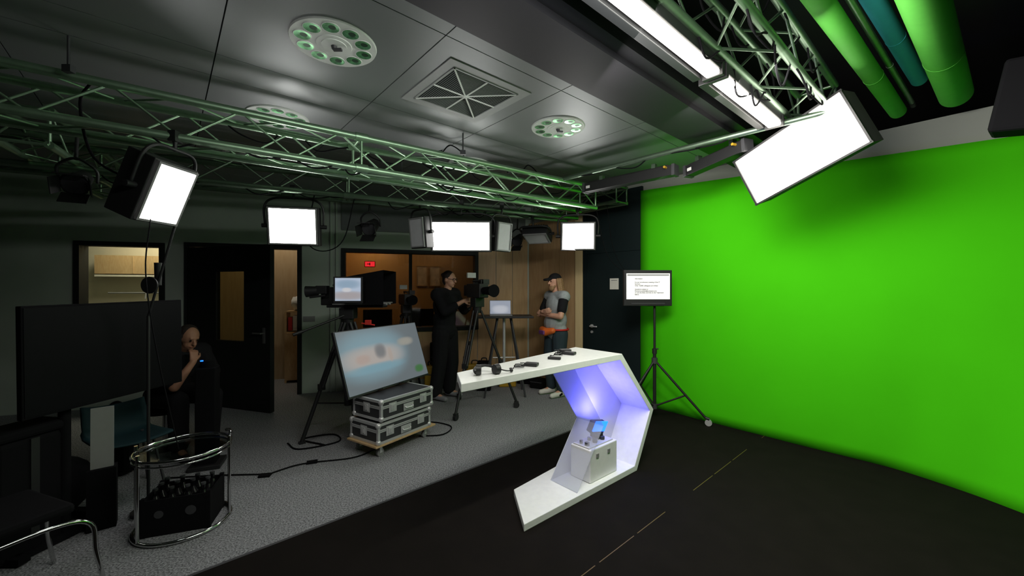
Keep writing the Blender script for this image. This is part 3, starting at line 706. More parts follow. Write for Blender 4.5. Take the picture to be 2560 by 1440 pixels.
# black trunk shape added to stand in for the shade under the display
t=thing('shade_fill_trunk','tall black trunk shape added for the shade under the display','trunk',loc=(-2.98,2.42,0),rz=rad(82))
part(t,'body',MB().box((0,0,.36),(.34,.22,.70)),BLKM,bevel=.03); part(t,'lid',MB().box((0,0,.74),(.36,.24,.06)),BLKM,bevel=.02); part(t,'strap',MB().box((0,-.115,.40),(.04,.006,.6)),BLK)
t=thing('white_board','narrow pale folded board leaning beside the bag','board',loc=(-2.745,2.68,0),rz=.7)
part(t,'board',MB().box((0,0,.60),(.11,.02,.40),(-.03,0,0)),mat('board_pale',(.25,.26,.245),.7)); part(t,'foot',MB().box((0,0,.20),(.14,.10,.40)),BLKM)
t=thing('equipment_column','slim black equipment column with a tiny blue indicator light','equipment',loc=(-2.74,3.60,0),rz=.4)
part(t,'body',MB().box((0,0,.46),(.15,.16,.86)).cyl((0,0,.89),(0,0,.95),.05,seg=16),BLKM,bevel=.01); part(t,'base',MB().box((0,0,.02),(.24,.24,.04)),BLK,bevel=.006)
part(t,'indicator',MB().cyl((-.03,-.05,.95),(-.03,-.05,.958),.012,seg=12),BLUE)

# door leaf (open)
hp=WL(-1.38,-.03); fp=V((-3.07,5.12,0)); d=(fp-hp); L=d.length
t=thing('studio_door','dark heavy soundproof door standing open with vertical glass pane','door',M=rotm(hp,math.atan2(d.y,d.x)))
m=MB(); x=[0,L*.36,L*.70,L]
m.box((x[1]/2,0,1.085),(x[1],.06,2.15)).box(((x[2]+L)/2,0,1.085),(L-x[2],.06,2.15)).box(((x[1]+x[2])/2,0,.455),(x[2]-x[1],.06,.89)).box(((x[1]+x[2])/2,0,1.99),(x[2]-x[1],.06,.34))
part(t,'leaf',m,DOORD); part(t,'window_pane',MB().box(((x[1]+x[2])/2,0,1.36),(x[2]-x[1],.01,.92)),seethrough('amber_glass',(.72,.70,.55),.06),'amber tinted glass')
part(t,'handle',MB().cyl((L-.1,-.03,1.02),(L-.1,-.08,1.02),.01).cyl((L-.1,-.08,1.02),(L-.24,-.08,1.02),.01).box((L-.1,-.034,.99),(.04,.006,.2)),mat('handle_grey',(.25,.25,.25),.4,.7))

# things in back rooms
t=thing('storage_shelf','wooden shelf unit with files seen through the doorway','shelf',M=rotm(WL(-.12,.98),rad(18)))
m=MB(); m.box((-.25,0,.6),(.03,.3,1.2)).box((.25,0,.6),(.03,.3,1.2))
for z_ in (.05,.45,.85,1.2): m.box((0,0,z_),(.5,.3,.02))
part(t,'carcass',m,PLY); part(t,'door_front',MB().box((0,-.16,.45),(.48,.02,.78)),PLY)
t=thing('plastic_bag','crumpled clear plastic bag on the shelf','bag',M=rotm(WL(-.18,.93,1.21),0))
m=MB(); m.sphere((0,0,.12),.13,(1,.8,.95),seg=14,rg=10)
for v_ in m.v: v_+=V((random.uniform(-.02,.02),random.uniform(-.02,.02),random.uniform(-.02,.02)))
m.cyl((0,0,.22),(.02,0,.32),.02,.05); part(t,'film',m,mat('bag_film',(.7,.7,.68),.3))
for k in range(6):
    c=[(.5,.03,.03),(.6,.6,.58),(.1,.25,.1),(.03,.03,.03),(.6,.6,.6),(.04,.06,.15)][k]
    solo('box_file',MB().box((0,0,.13),(.06,.2,.22+.03*(k%2))).cyl((0,-.101,.06),(0,-.103,.06),.015),mat('file%d'%k,c,.5),'upright box file on the shelf','file',M=rotm(WL(-.30+k*.070,.93,.865+.01*(k%2)),rad(18)),group='files on the shelf')
t=thing('exit_sign','small red illuminated sign inside the window','sign',M=rotm(WL(.98,.35,2.0),rad(18)))
part(t,'box',MB().box((0,.02,0),(.17,.05,.10)),RED); part(t,'face',MB().box((0,-.008,0),(.15,.004,.08)),REDL,'glowing red face')
part(t,'mark',MB().box((-.02,-.012,0),(.05,.002,.014)).box((-.0,-.012,0),(.014,.002,.045)),WHT)
for k in range(2):
    t=thing('picture_frame','framed pale print hanging on the ochre wall','picture',M=rotm(WL(2.02+k*.29,2.385,1.87),rad(18)),group='framed prints')
    m=MB(); m.box((0,0,.22),(.22,.02,.02)).box((0,0,-.22),(.22,.02,.02)).box((.11,0,0),(.02,.02,.46)).box((-.11,0,0),(.02,.02,.46))
    part(t,'frame',m,PLY); part(t,'print',MB().box((0,0,0),(.20,.006,.42)),mat('print_paper',(.75,.6,.42),.7,noise=.3,ns=8))
t=thing('control_desk','dark control desk with two monitors inside the window','desk',M=rotm(WL(1.5,.95),rad(18)))
part(t,'desktop',MB().box((0,0,.74),(1.6,.7,.04)),DGRY); 
for sx in (-1,1): part(t,'leg',MB().box((sx*.75,0,.36),(.05,.6,.72)),DGRY)
for sx in (-.4,.35): part(t,'monitor',MB().box((sx,-.05,1.05),(.5,.04,.32)).box((sx,0,.85),(.06,.05,.2)).box((sx,0,.77),(.22,.18,.015)),BLK)
t=thing('wall_shelf','wooden wall unit with paper stacks seen through the window','shelf',M=rotm(WL(-2.45,1.5),rad(18)))
part(t,'upper_cabinet',MB().box((0,.04,1.98),(1.5,.28,.30)).box((-.25,-.105,1.98),(.01,.01,.28)).box((.25,-.105,1.98),(.01,.01,.28)),PLY)
part(t,'board',MB().box((0,.05,1.80),(1.5,.3,.03)),mat('board_edge',(.7,.66,.55),.6))
part(t,'hook_rail',MB().cyl((-.6,-.05,1.52),(.5,-.05,1.52),.012).cyl((-.1,-.05,1.52),(-.1,-.08,1.42),.012).cyl((.1,-.05,1.52),(.1,-.08,1.42),.012),GRY)
part(t,'cabinet',MB().box((0,.02,.48),(1.4,.3,.96)),PLY)
for k,(x_,w_,h_,mt_) in enumerate(((-.35,.30,.26,BLKM),(.02,.28,.20,WHT),(.30,.20,.34,GRY))):
    solo('storage_box',MB().box((0,0,h_/2),(w_,.22,h_)).box((0,0,h_+.006),(w_+.01,.23,.012)),mt_,'storage box standing on the wooden unit','box',M=rotm(WL(-2.45+x_,1.45,.962),rad(18)),group='boxes on the wooden unit')
t=thing('coat','dark coat hanging from a hook','coat',M=rotm(WL(-1.88,1.3,0),rad(18)))
part(t,'cloth',MB().sphere((0,0,1.40),.13,(.9,.6,2.6),seg=16,rg=12),BLKM); part(t,'hanger',MB().cyl((0,0,1.70),(0,.08,1.78),.008),STEEL)

t=thing('standing_table','small black high table with crossed metal legs','table',loc=(-.12,6.05,0),rz=rad(5))
part(t,'tabletop',MB().box((0,0,1.17),(.85,.42,.03)),BLK,bevel=.005)
for sx in (-1,1): 
    for sy in (-1,1): part(t,'leg',MB().cyl((sx*.1,sy*.08,1.15),(sx*.3,sy*.22,0),.014),DGRY)
part(t,'column',MB().cyl((0,0,.35),(0,0,1.15),.022).cyl((-.17,0,.55),(.17,0,.55),.01),STEEL)
t=thing('laptop','open laptop with pale screen on the high table','laptop',loc=(-.17,6.0,1.186),rz=rad(5))
part(t,'keyboard_base',MB().box((0,-.02,.008),(.33,.22,.016)),GRY,bevel=.003); part(t,'lid',MB().box((0,.11,.12),(.33,.01,.22),(-.2,0,0)),GRY,bevel=.003)
part(t,'screen',MB().box((0,.102,.12),(.31,.004,.2),(-.2,0,0)),blobscreen('laptop_picture',(.28,.31,.38),[(0,.09,.08,.04,(.45,.47,.52),.9)],.9))
def toolcase(x,y,w,d_,h,rz,mt,label):
    t=thing('equipment_bag',label,'bag',loc=(x,y,0),rz=rz,group='equipment bags along the wall')
    part(t,'body',MB().box((0,0,h/2),(w,d_,h)),mt,bevel=.02); part(t,'handle',MB().tube(curve([(-w*.2,0,h),(-w*.15,0,h+.05),(w*.15,0,h+.05),(w*.2,0,h)]),.01),BLK)
    part(t,'zip',MB().box((0,-d_/2-.002,h*.7),(w*.9,.004,.012)),DGRY)
toolcase(-.44,6.32,.22,.25,.44,0,BLKM,'black equipment bag standing by the wall'); toolcase(-.08,6.55,.28,.2,.3,.1,YEL,'yellow equipment case standing by the wall')
toolcase(-.62,6.66,.26,.18,.34,.1,YEL,'yellow equipment case standing by the wall')
toolcase(.25,6.75,.3,.22,.30,-.2,BLKM,'black equipment bag by the wood wall')
toolcase(.42,6.42,.22,.18,.15,-.5,BLKM,'low black bag by the wood wall'); toolcase(-1.15,6.45,.34,.2,.72,.2,BLKM,'black equipment bag standing below the window')
toolcase(-1.25,6.1,.15,.18,.42,.1,YEL,'yellow equipment case standing by the wall')
toolcase(-2.15,5.95,.32,.25,.62,.3,BLKM,'black equipment bag standing below the window')

# monitor on stand by green screen
MS=(1.74,4.88)
t=thing('prompter_monitor','black monitor showing white text page on a wheeled stand','monitor',loc=(MS[0],MS[1],0),rz=0)
part(t,'pole',MB().cyl((0,0,.12),(0,0,.85),.02).cyl((0,0,.8),(0,0,1.42),.015).cyl((0,0,.8),(0,0,.86),.028).cyl((0,0,.86),(.04,-.02,.86),.008),BLK)
for k,a in enumerate((-28,100,205)):
    dd=V((math.cos(rad(a)),math.sin(rad(a)),0)); m=MB(); m.cyl((0,0,.72),dd*.56+V((0,0,.1)),.014).cyl((0,0,.16),dd*.36+V((0,0,.34)),.010)
    m.cyl(dd*.56+V((0,0,.1)),dd*.6+V((0,0,.09)),.018)
    lg=part(t,'leg',m,BLK); m=MB(); c=dd*.59; sd=V((-dd.y,dd.x,0))*.012
    m.cyl(c-sd+V((0,0,.05)),c+sd+V((0,0,.05)),.038,seg=18).cyl(c+V((0,0,.05)),c+V((0,0,.1)),.01); part(lg,'caster',m,STEEL)
part(t,'collar',MB().cyl((0,0,.68),(0,0,.75),.035),DGRY); part(t,'collar',MB().cyl((0,0,.13),(0,0,.19),.03),DGRY)
part(t,'bracket',MB().box((0,0,1.45),(.12,.06,.12)).box((0,-.02,1.4),(.2,.03,.04)),BLK)
part(t,'casing',MB().box((-.11,-.06,1.60),(.575,.06,.43),(0,0,0)),BLK,bevel=.006)
part(t,'screen',MB().box((-.11,-.092,1.62),(.52,.004,.31)),mat('page_white',(.6,.6,.6),.5,es=.68,emit=(.95,.93,.88)),'white page on screen')
part(t,'button_row',MB().box((-.11,-.092,1.415),(.4,.004,.012)),DGRY)
def text(par,s,loc,size,mt,name='lettering',rot=(math.pi/2,0,0)):
    c=bpy.data.curves.new('txt','FONT'); c.body=s; c.size=size; c.extrude=.0003; c.offset=.0004
    o=bpy.data.objects.new('txt',c); COL.objects.link(o); dg=bpy.context.evaluated_depsgraph_get()
    me=bpy.data.meshes.new_from_object(o.evaluated_get(dg)); bpy.data.objects.remove(o)
    R=MX.Translation(V(loc))@MX.Rotation(rot[2],4,'Z')@MX.Rotation(rot[0],4,'X'); me.transform(R); me.materials.clear(); me.materials.append(mt)
    p=bpy.data.objects.new(name,me); p.parent=par; COL.objects.link(p); WM[p.name]=WM[par.name]; return p
for i,s in enumerate(["information.","","It is an introductory meeting of the IT","function.","Over 10,000 colleagues are invited","","Questions please to:","firstname.publish@company.com","or use the Slido tool live on the Teamroom","below."]):
    if s: text(t,s,(-.27,-.0955,1.705-i*.021),.0195,BLKM)
part(t,'toolbar',MB().box((-.11,-.095,1.755),(.5,.001,.018)),mat('bar_grey',(.3,.3,.3),.5,es=.3))
t=thing('paper_notice','white paper notice taped on the dark door','notice',M=rotm(RW(.42,.012,1.66),rad(-49)))
part(t,'sheet',MB().box((0,0,0),(.15,.003,.16)),mat('paper',(.8,.78,.7),.7))
part(t,'lettering',MB().box((0,-.002,.05),(.10,.001,.008)),GRY)

def cable(pts,r,label='black cable lying on the floor',grp='black cables'):
    M=rotm(pts[0]); return solo('cable',MB().tube(curve(pts,6),r,6),BLKM,label,'cable',M=M,group=grp,world=True)
cable([(-2.1,3.4,.008),(-1.9,3.62,.008),(-1.5,3.75,.008),(-1.35,3.95,.008)],.006)
cable([(-2.9,3.35,.008),(-2.5,3.4,.008),(-2.1,3.42,.008)],.006)
cable([(-1.0,4.3,.008),(-.75,4.35,.008),(-.7,4.6,.008),(-.95,4.75,.008),(-1.1,4.6,.008)],.007)
cable([(-2.3,4.1,.008),(-2.1,3.95,.008),(-1.8,4.15,.008),(-1.95,4.35,.01),(-2.2,4.2,.012),(-1.9,4.05,.012)],.008)
cable([(-1.9,1.95,.02),(-2.2,2.0,.02),(-2.4,1.8,.02),(-2.1,1.7,.02)],.006)
cable([(-2.5,1.95,.02),(-2.65,1.85,.02),(-2.3,1.65,.02),(-2.6,1.6,.02)],.006)
for p,rz in (((-1.83,3.66,.0),.4),((-2.1,3.4,0),.2)): solo('cable_tape',MB().box((0,0,.008),(.09,.06,.014)),BLKM,'piece of black tape holding a cable','tape',M=rotm(p,rz),group='tape pieces on the carpet')
hang='black cable hanging from the truss'
cable([(-2.55,2.43,2.86),(-2.7,2.5,2.75),(-2.72,2.60,2.45),(-2.5,2.66,2.3)],.008,hang,'hanging cables')
cable([(-2.0,4.05,2.55),(-2.1,4.1,2.1),(-1.95,4.12,1.98),(-1.75,4.15,2.1),(-1.65,4.2,2.56)],.006,hang,'hanging cables')
cable([(1.05,5.0,2.6),(1.2,5.0,2.0),(1.5,4.95,1.75),(1.7,4.86,1.80)],.004,hang,'hanging cables')
cable([(1.25,5.28,2.72),(1.35,5.3,2.1),(1.55,5.2,1.75),(1.65,4.87,1.81)],.004,hang,'hanging cables')
cable([(-2.35,2.6,2.05),(-2.4,2.62,1.7),(-2.33,2.62,1.2),(-2.2,2.64,.53)],.004,'thin black cable hanging below the lamp','hanging cables')
def truss_cable(base,d,n,grp,amp=1.):
    for k in range(n):
        s=random.uniform(.3,.45); x=k*(s+.08)
        p=base+d*x; q=p+d*s
        pts=[p,p.lerp(q,.3)-V((random.uniform(-.03,.03),0,random.uniform(.02,.1)*amp)),p.lerp(q,.7)-V((0,random.uniform(-.04,.04),random.uniform(0,.12)*amp)),q]
        cable(pts,.006,'black cable tied along the truss',grp)
truss_cable(N0+V((-.157,.22,.26))+dn*1.0,dn,7,'cables on the trusses')
truss_cable(N0+dn*.6,dn,8,'cables on the trusses',.7)
fd=(F1-F0).normalized(); truss_cable(F0+fd*1.0,fd,9,'cables on the trusses'); truss_cable(AB(1.2,.70,2.94),A,5,'cables on the trusses')
truss_cable(AB(3.52,2.9,2.86),(AB(3.61,.62)-AB(3.5,3.4)).normalized(),4,'cables on the trusses',.6); truss_cable(F0+fd*3.3,fd,4,'cables on the trusses')
for (b_,z_) in ((.70,3.18),(.94,2.94),(.94,3.18),(.70,2.94),(.94,2.93)): truss_cable(AB(2.1,b_,z_),A,3,'cables on the trusses',1.4)
for (p,rz) in ((dn*3.0,.2),(dn*4.0,.5)):
    q=N0-dn*.4+p+V((-.08,.15,.3)); t=thing('power_connector','black power plug box sitting on the truss','plug',M=rotm(q,rz),group='plug boxes on the truss')
    part(t,'box',MB().box((0,0,0),(.12,.07,.05)),BLK,bevel=.008); part(t,'plug',MB().cyl((.06,0,.01),(.13,0,.03),.02),BLK); part(t,'cable_tail',MB().tube(curve([(.13,0,.03),(.2,0,.1),(.3,0,.05),(.36,0,-.04)]),.006),BLKM)
t=thing('microphone_stand','black microphone stand holding a pop filter','microphone stand',loc=(-2.60,2.86,0))
part(t,'boom',MB().cyl((.0,0,1.4),(.25,-.05,2.1),.008).cyl((0,0,.02),(0,0,1.4),.01).cyl((0,0,0),(0,0,.02),.10),BLK)
part(t,'pop_filter',MB().cyl((.07,-.06,1.62),(.07,-.075,1.62),.055,seg=20).tube([(.07+.055*math.cos(k*.314),-.07,1.62+.055*math.sin(k*.314)) for k in range(20)],.005,6,True),BLK)
part(t,'microphone',MB().cyl((.07,.0,1.62),(.07,.0,1.78),.02,.024),BLK)
solo('wall_socket',MB().box((0,0,0),(.16,.012,.08)).cyl((-.04,-.006,0),(-.04,-.009,0),.025).cyl((.04,-.006,0),(.04,-.009,0),.025),GRY,'grey double wall socket beside the doorway','socket',M=rotm(WL(.12,-.008,1.13),rad(18)))
m=MB()
for s_ in (.42,.5): m.cyl(WL(s_,-.012,.0),WL(s_,-.012,3.0),.012)
struct('trim_8',m,WALLG)

# ------------------------------------------------------------ people
def remesh(mb,name,mt,vox,sm=4):
    me=mb.mesh(name+'_src',mt); o=bpy.data.objects.new('tmp',me); COL.objects.link(o)
    r=o.modifiers.new('r','REMESH'); r.mode='VOXEL'; r.voxel_size=vox; r.use_smooth_shade=True
    s=o.modifiers.new('s','SMOOTH'); s.iterations=sm; s.factor=.5
    dg=bpy.context.evaluated_depsgraph_get(); out_=bpy.data.meshes.new_from_object(o.evaluated_get(dg))
    bpy.data.objects.remove(o); out_.name=name
    out_.materials.clear(); out_.materials.append(mt)
    for p in out_.polygons: p.use_smooth=True; p.material_index=0
    return out_
def hand(m,w,d,n,side,curl=.5):
    """w wrist, d direction, n palm normal, side=+1/-1 thumb side"""
    w=V(w);d=V(d).normalized();n=V(n);n=(n-d*n.dot(d)).normalized();s=d.cross(n)*side
    for o_ in (-.026,-.009,.009,.026): m.cap(w+d*.01+s*o_*.6,w+d*.085+s*o_,.016,.012,8)
    for o_,L in ((.030,.070),(.010,.080),(-.011,.074),(-.031,.058)):
        p=w+d*.088+s*o_; a=.1
        for k,f in enumerate((.42,.32,.26)):
            a+=curl*(.7 if k==0 else 1.); dr=d*math.cos(a)+n*math.sin(a)+s*o_*1.5*(1-k*.3); q=p+dr.normalized()*L*f
            m.cap(p,q,.0092-.0008*k,.0085-.0008*k,8); p=q
    p=w+d*.03+s*.030; q=p+(d*.7+s*.6+n*.3).normalized()*.038; m.cap(p,q,.0125,.0105,8); m.cap(q,q+(d*.85+s*.15+n*.5*curl).normalized()*.034,.0105,.0085,8)
def person(label,loc,rz,J,hands,HR,skin=None):
    skin=skin or SKIN
    J={k:V(v) for k,v in J.items()}
    t=thing('person',label,'person',loc=loc,rz=rz)
    def torso(m,g=0):
        sp=[J['pelvis'],J['waist'],J['chest']]
        up=(J['chest']-J['pelvis']).normalized(); R=V((0,0,1)).rotation_difference(up).to_matrix()
        m.sphere(sp[0],1,(.165+g,.115+g,.12+g),R,16,10); m.sphere(sp[1],1,(.145+g,.11+g,.15+g),R,16,10); m.sphere(sp[2],1,(.17+g,.118+g,.18+g),R,16,10)
        m.cap(J['shL'],J['shR'],.062+g,.062+g); m.cap(sp[0],sp[2],.10+g,.11+g)
    def arm(m,s,g=0,upper=1.,fore=1.):
        a,b,c=J['sh'+s],J['el'+s],J['wr'+s]; m.cap(a,a.lerp(b,upper),.054+g,.054+(.043-.054)*upper+g)
        if fore>0: m.cap(b,b.lerp(c,fore),.043+g,.043-.015*fore+g)
    def leg(m,s,g=0,low=1.):
        a,b,c=J['hip'+s],J['kn'+s],J['an'+s]; m.cap(a,b,.092+g,.060+g); m.cap(b,b.lerp(c,low),.060+g,.060-.020*low+g*1.3)
    m=MB(); torso(m)
    for s in 'LR':
        arm(m,s); leg(m,s); m.cap(J['an'+s],J['toe'+s],.036,.03); m.sphere(J['an'+s]+V((0,.03,-.03)),.038)
    m.cap(J['chest']+V((0,0,.12)),J['head']+V((0,.015,-.07)),.060,.054)
    H=MX.Translation(J['head'])@HR.to_4x4()
    def h(p): return H@V(p)
    m.sphere(h((0,.01,.02)),1,(.076,.094,.098),HR,18,12); m.sphere(h((0,-.025,-.045)),1,(.057,.060,.064),HR,14,10); m.sphere(h((0,-.06,-.085)),.022)
    m.cap(h((0,-.083,.02)),h((0,-.107,-.018)),.009,.014,8); m.sphere(h((.012,-.096,-.022)),.009); m.sphere(h((-.012,-.096,-.022)),.009)
    m.cap(h((-.03,-.077,.036)),h((.03,-.077,.036)),.011,.011,8); m.cap(h((-.018,-.083,-.052)),h((.018,-.083,-.052)),.007,.007,8)
    for s in (-1,1): m.sphere(h((s*.077,.012,-.005)),1,(.009,.02,.032),HR)
    for (s,d,n,th,c) in hands: hand(m,J['wr'+s],d,n,th,c)
    body=part(t,'body',None,None,me=remesh(m,'body',skin,.0068,4))
    for s in (-1,1): part(body,'eye',MB().sphere(h((s*.03,-.081,.014)),.009,seg=8,rg=6),BLKG)
    part(body,'mouth',MB().cap(h((-.018,-.090,-.052)),h((.018,-.090,-.052)),.0035,.0035,6),mat('lips',(.4,.13,.1),.5))
    return t,J,h,torso,arm,leg
I3=MX.Identity(3)
def Rx(a): return MX.Rotation(rad(a),3,'X')

# person with crossed arms
J=dict(pelvis=(0,.0,.97),waist=(0,.01,1.12),chest=(0,.01,1.34),shL=(.19,.01,1.47),shR=(-.19,.01,1.47),head=(0,-.03,1.69),
 elL=(.26,-.10,1.19),elR=(-.26,-.10,1.19),wrL=(-.02,-.24,1.22),wrR=(.05,-.27,1.26),
 hipL=(.10,0,.92),hipR=(-.10,0,.92),knL=(.12,-.03,.50),knR=(-.11,-.05,.50),anL=(.12,.02,.09),anR=(-.11,-.0,.09),toeL=(.14,-.15,.04),toeR=(-.13,-.17,.04))
t,J,h,torso,arm,leg=person('person in cap, grey shirt and dark trousers standing with crossed arms',(.66,5.98,0),rad(-62),J,[('L',(-.9,-.05,.25),(0,.5,-.3),1,.35),('R',(.85,.1,.1),(0,.6,.2),-1,.35)],Rx(4))
m=MB(); torso(m,.032); 
m.sphere((0,-.03,1.08),1,(.185,.155,.15))
SHG=mat('shirt_grey',(.36,.39,.40),.9,noise=.1,ns=30); SHB=mat('shirt_black',(.011,.011,.013),.9,spec=.25)
part(t,'shirt',None,None,me=remesh(m,'shirt',SHG,.012))
for s in 'LR':
    m=MB(); arm(m,s,.022,.66,0); part(t,'sleeve',None,None,me=remesh(m,'sleeve',SHB,.01))
m=MB(); m.sphere(J['pelvis'],1,(.188,.140,.12))
for s in 'LR': leg(m,s,.030,.88)
part(t,'trousers',None,None,me=remesh(m,'trousers',mat('trouser_teal',(.022,.04,.05),.9),.012))
for s in 'LR':
    a=J['an'+s];b=J['toe'+s]; m=MB(); m.cap(a+V((0,.03,-.03)),b+V((0,-.02,-.0)),.05,.036).cap(a+V((0,.01,.0)),a+V((0,-.05,-.03)),.045,.045)
    for v_ in m.v: v_.z=max(v_.z,.004)
    sh=part(t,'shoe',None,None,me=remesh(m,'shoe',mat('shoe_white',(.7,.7,.62),.6),.009)); part(sh,'sole',MB().cap(a+V((0,.04,-.075)),b+V((0,-.02,-.025)),.015,.015),mat('sole_green',(.2,.6,.1),.5))
    part(sh,'stripe',MB().box(a+V((.05 if s=='L' else -.05,-.05,-.04)),(.004,.06,.03),(.5,0,0)),BLKM)
m=MB(); m.sphere(h((0,.015,.045)),1,(.087,.105,.088),I3,18,12)
for v_ in m.v:
    if v_.z<h((0,0,.045)).z: v_.z=h((0,0,.045)).z
m.cap(h((-.03,-.08,.05)),h((-.03,-.155,.042)),.02,.02).cap(h((.03,-.08,.05)),h((.03,-.155,.042)),.02,.02).cap(h((0,-.08,.05)),h((0,-.165,.042)),.02,.02)
part(t,'cap',None,None,me=remesh(m,'cap',SHB,.008))
m=MB(); 
for k in range(9):
    a=rad(-20+k*27.5); x=.080*math.cos(a);y=.03+.077*math.sin(a); m.cap(h((x,y,.03)),h((x*1.2,y+.02,-.16)),.027,.024,8)
part(t,'hair',None,None,me=remesh(m,'hair',HAIRB,.008,2))
m=MB().sphere(h((0,-.057,-.085)),1,(.052,.046,.05),I3).cap(h((-.047,-.03,-.06)),h((.047,-.03,-.06)),.02,.02).cap(h((-.02,-.092,-.035)),h((.02,-.092,-.035)),.007,.007)
part(t,'beard',None,None,me=remesh(m,'beard',HAIRB,.006,2))
m=MB().cap((-.10,-.18,.98),(.02,-.20,.955),.05,.062).cap((.02,-.20,.955),(.13,-.15,.98),.06,.045)
w_=part(t,'waist_bag',None,None,me=remesh(m,'waist_bag',mat('bag_orange',(.75,.15,.02),.6),.01)); part(w_,'bag_pocket',MB().box((0,-.255,.95),(.13,.03,.06)),mat('pocket_purple',(.16,.05,.2),.6),bevel=.01)
part(w_,'belt',MB().tube([(.21*math.cos(k*.314),.165*math.sin(k*.314),.99) for k in range(20)],.015,6,True),RED)

# camera operator
J=dict(pelvis=(0,.03,.99),waist=(0,.03,1.14),chest=(0,.01,1.36),shL=(.20,.0,1.50),shR=(-.20,.0,1.50),head=(0,-.06,1.72),
 elL=(.26,-.14,1.27),elR=(-.26,-.16,1.28),wrL=(.12,-.34,1.36),wrR=(-.10,-.36,1.42),
 hipL=(.10,.02,.94),hipR=(-.10,.02,.94),knL=(.13,-.01,.51),knR=(-.12,.03,.51),anL=(.13,.04,.09),anR=(-.13,.10,.09),toeL=(.15,-.13,.04),toeR=(-.15,-.07,.04))
t,J,h,torso,arm,leg=person('person in black clothes and glasses standing behind a camera',(-.95,5.78,0),rad(64),J,[('L',(-.2,-.9,.1),(-.6,0,-.4),1,.6),('R',(.2,-.9,.15),(.6,0,-.4),-1,.6)],Rx(8))
m=MB(); torso(m,.045)
for s in 'LR': arm(m,s,.028,1.,.5)
part(t,'shirt',None,None,me=remesh(m,'shirt',SHB,.012))
m=MB(); m.sphere(J['pelvis'],1,(.20,.15,.15))
for s in 'LR': leg(m,s,.040,.92)
part(t,'trousers',None,None,me=remesh(m,'trousers',SHB,.012))
for s in 'LR':
    a=J['an'+s];b=J['toe'+s]; m=MB(); m.cap(a+V((0,.03,-.03)),b+V((0,-.02,0)),.048,.034).cap(a,a+V((0,-.05,-.03)),.045,.045)
    for v_ in m.v: v_.z=max(v_.z,.004)
    part(t,'shoe',None,None,me=remesh(m,'shoe',mat('shoe_grey',(.25,.25,.27),.7),.009))
m=MB().sphere(h((0,.03,.04)),1,(.085,.096,.09),I3,18,12).sphere(h((0,.12,.05)),.035).cap(h((0,.06,-.02)),h((0,.05,-.05)),.06,.05)
part(t,'hair',None,None,me=remesh(m,'hair',HAIRD,.008,2))
m=MB()
for s in (-1,1): m.tube([h((s*.032+.024*math.cos(k*.52),-.096,.012+.018*math.sin(k*.52))) for k in range(12)],.003,6,True).cyl(h((s*.056,-.094,.015)),h((s*.08,.01,.015)),.003,seg=6)
m.cyl(h((-.01,-.098,.014)),h((.01,-.098,.014)),.003,seg=6); part(t,'glasses',m,BLK)

# seated person leaning forward, hand at mouth
J=dict(pelvis=(0,.08,.53),waist=(0,.02,.66),chest=(0,-.12,.84),shL=(.18,-.17,.95),shR=(-.18,-.17,.95),head=(0,-.31,1.11),
 elL=(.20,-.36,.72),elR=(-.18,-.42,.68),wrL=(.08,-.50,.62),wrR=(-.05,-.47,.90),
 hipL=(.09,.04,.52),hipR=(-.09,.04,.52),knL=(.16,-.40,.53),knR=(-.14,-.40,.54),anL=(.15,-.38,.09),anR=(-.15,-.44,.09),toeL=(.17,-.54,.04),toeR=(-.17,-.60,.04))
SX,SY=-3.44,4.04
t,J,h,torso,arm,leg=person('seated person in dark clothes leaning forward resting chin on hand',(SX,SY,0),rad(66),J,[('L',(-.5,-.6,-.3),(-.3,0,-.8),1,.5),('R',(.2,.25,.9),(.1,.9,-.1),-1,.8)],Rx(24),SKIN_DIM)
m=MB(); torso(m,.03)
for s in 'LR': arm(m,s,.024,.85,0)
part(t,'shirt',None,None,me=remesh(m,'shirt',SHB,.012))
m=MB(); m.sphere(J['pelvis'],1,(.185,.14,.12))
for s in 'LR': leg(m,s,.026,.9)
part(t,'trousers',None,None,me=remesh(m,'trousers',SHB,.012))
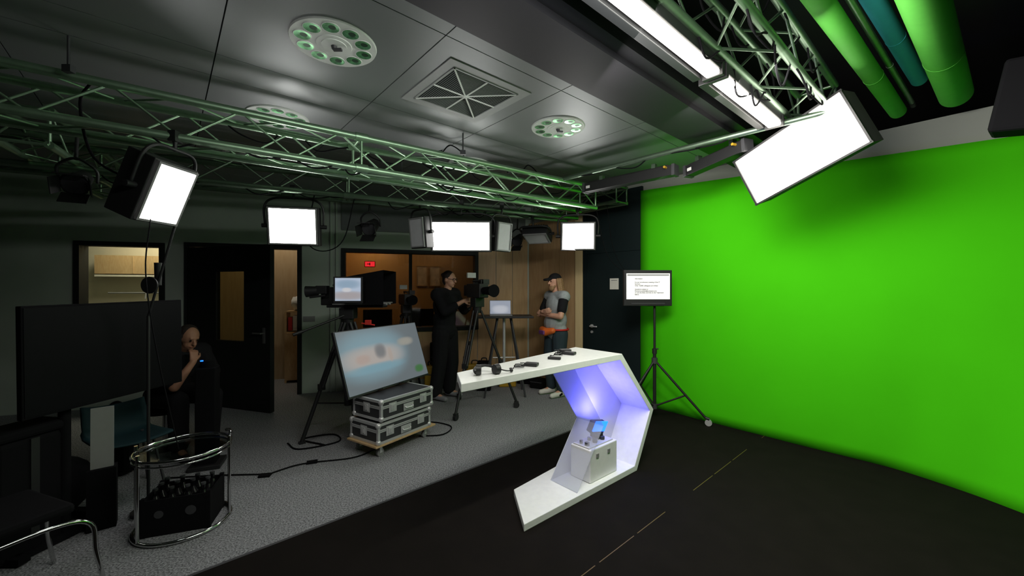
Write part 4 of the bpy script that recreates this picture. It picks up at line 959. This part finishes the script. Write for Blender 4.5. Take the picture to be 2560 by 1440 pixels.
for s in 'LR':
    a=J['an'+s];b=J['toe'+s]; m=MB(); m.cap(a+V((0,.03,-.03)),b+V((0,-.02,0)),.048,.034).cap(a,a+V((0,-.05,-.03)),.045,.045)
    for v_ in m.v: v_.z=max(v_.z,.004)
    part(t,'shoe',None,None,me=remesh(m,'shoe',BLK,.009))
m=MB()
HR=Rx(24)
m.sphere(h((0,.034,.036)),1,(.084,.090,.088),HR,18,12)
for s in (-1,1): m.cap(h((s*.070,.0,.03)),h((s*.070,.03,-.04)),.019,.022)
m.cap(h((-.04,.07,-.03)),h((.04,.07,-.03)),.04,.04)
part(t,'hair',None,None,me=remesh(m,'hair',HAIRD,.008,2))
t=thing('stool','black padded stool under the seated person','stool',loc=(SX-.06,SY,0))
part(t,'seat',MB().cyl((0,0,.36),(0,0,.41),.19,seg=28),BLKM); part(t,'column',MB().cyl((0,0,.05),(0,0,.36),.025),CHR); part(t,'base',MB().cyl((0,0,0),(0,0,.05),.2,.05,seg=28),CHR)

# ------------------------------------------------------------ lights in the fixtures, and fill added toward the back wall
area((1.42,4.42,2.70),(2.6,4.6,1.0),.9,.10,4,(1,.98,.9)); area((2.0,3.62,2.70),(3.0,4.0,.8),.6,.10,8,(1,.98,.9))
area(AB(1.5,1.0,2.80),AB(1.6,.8,0),2.0,.06,18,(1,.95,.84)).rotation_euler=(0,0,ANG)
area(AB(2.6,.93,2.78),AB(4.97,-.1,1.1),1.2,.25,34,(1,.97,.9))
area(AB(1.6,.93,2.70),AB(4.9,-1.0,1.1),1.6,.40,46,(1,.97,.9))
area(AB(1.4,1.0,2.80),WL(.2,0,1.2),1.8,.08,17,(.96,1,.94))  # extra light added at the tube to brighten the back wall
area((.80,5.06,2.10),WL(1.6,0,1.1),.3,.2,4,(1,.98,.95))  # added fill aimed at the back wall; the panel lamp itself faces away
w=bpy.data.worlds.new('world'); sc.world=w; w.use_nodes=True
w.node_tree.nodes['Background'].inputs[0].default_value=(.02,.03,.028,1); w.node_tree.nodes['Background'].inputs[1].default_value=.15

cam=bpy.data.cameras.new('camera'); cam.lens=14.06; cam.sensor_width=36; cam.clip_start=.05
co=bpy.data.objects.new('camera',cam); co.location=(0,0,1.6); co.rotation_euler=(math.pi/2,0,0); COL.objects.link(co); sc.camera=co
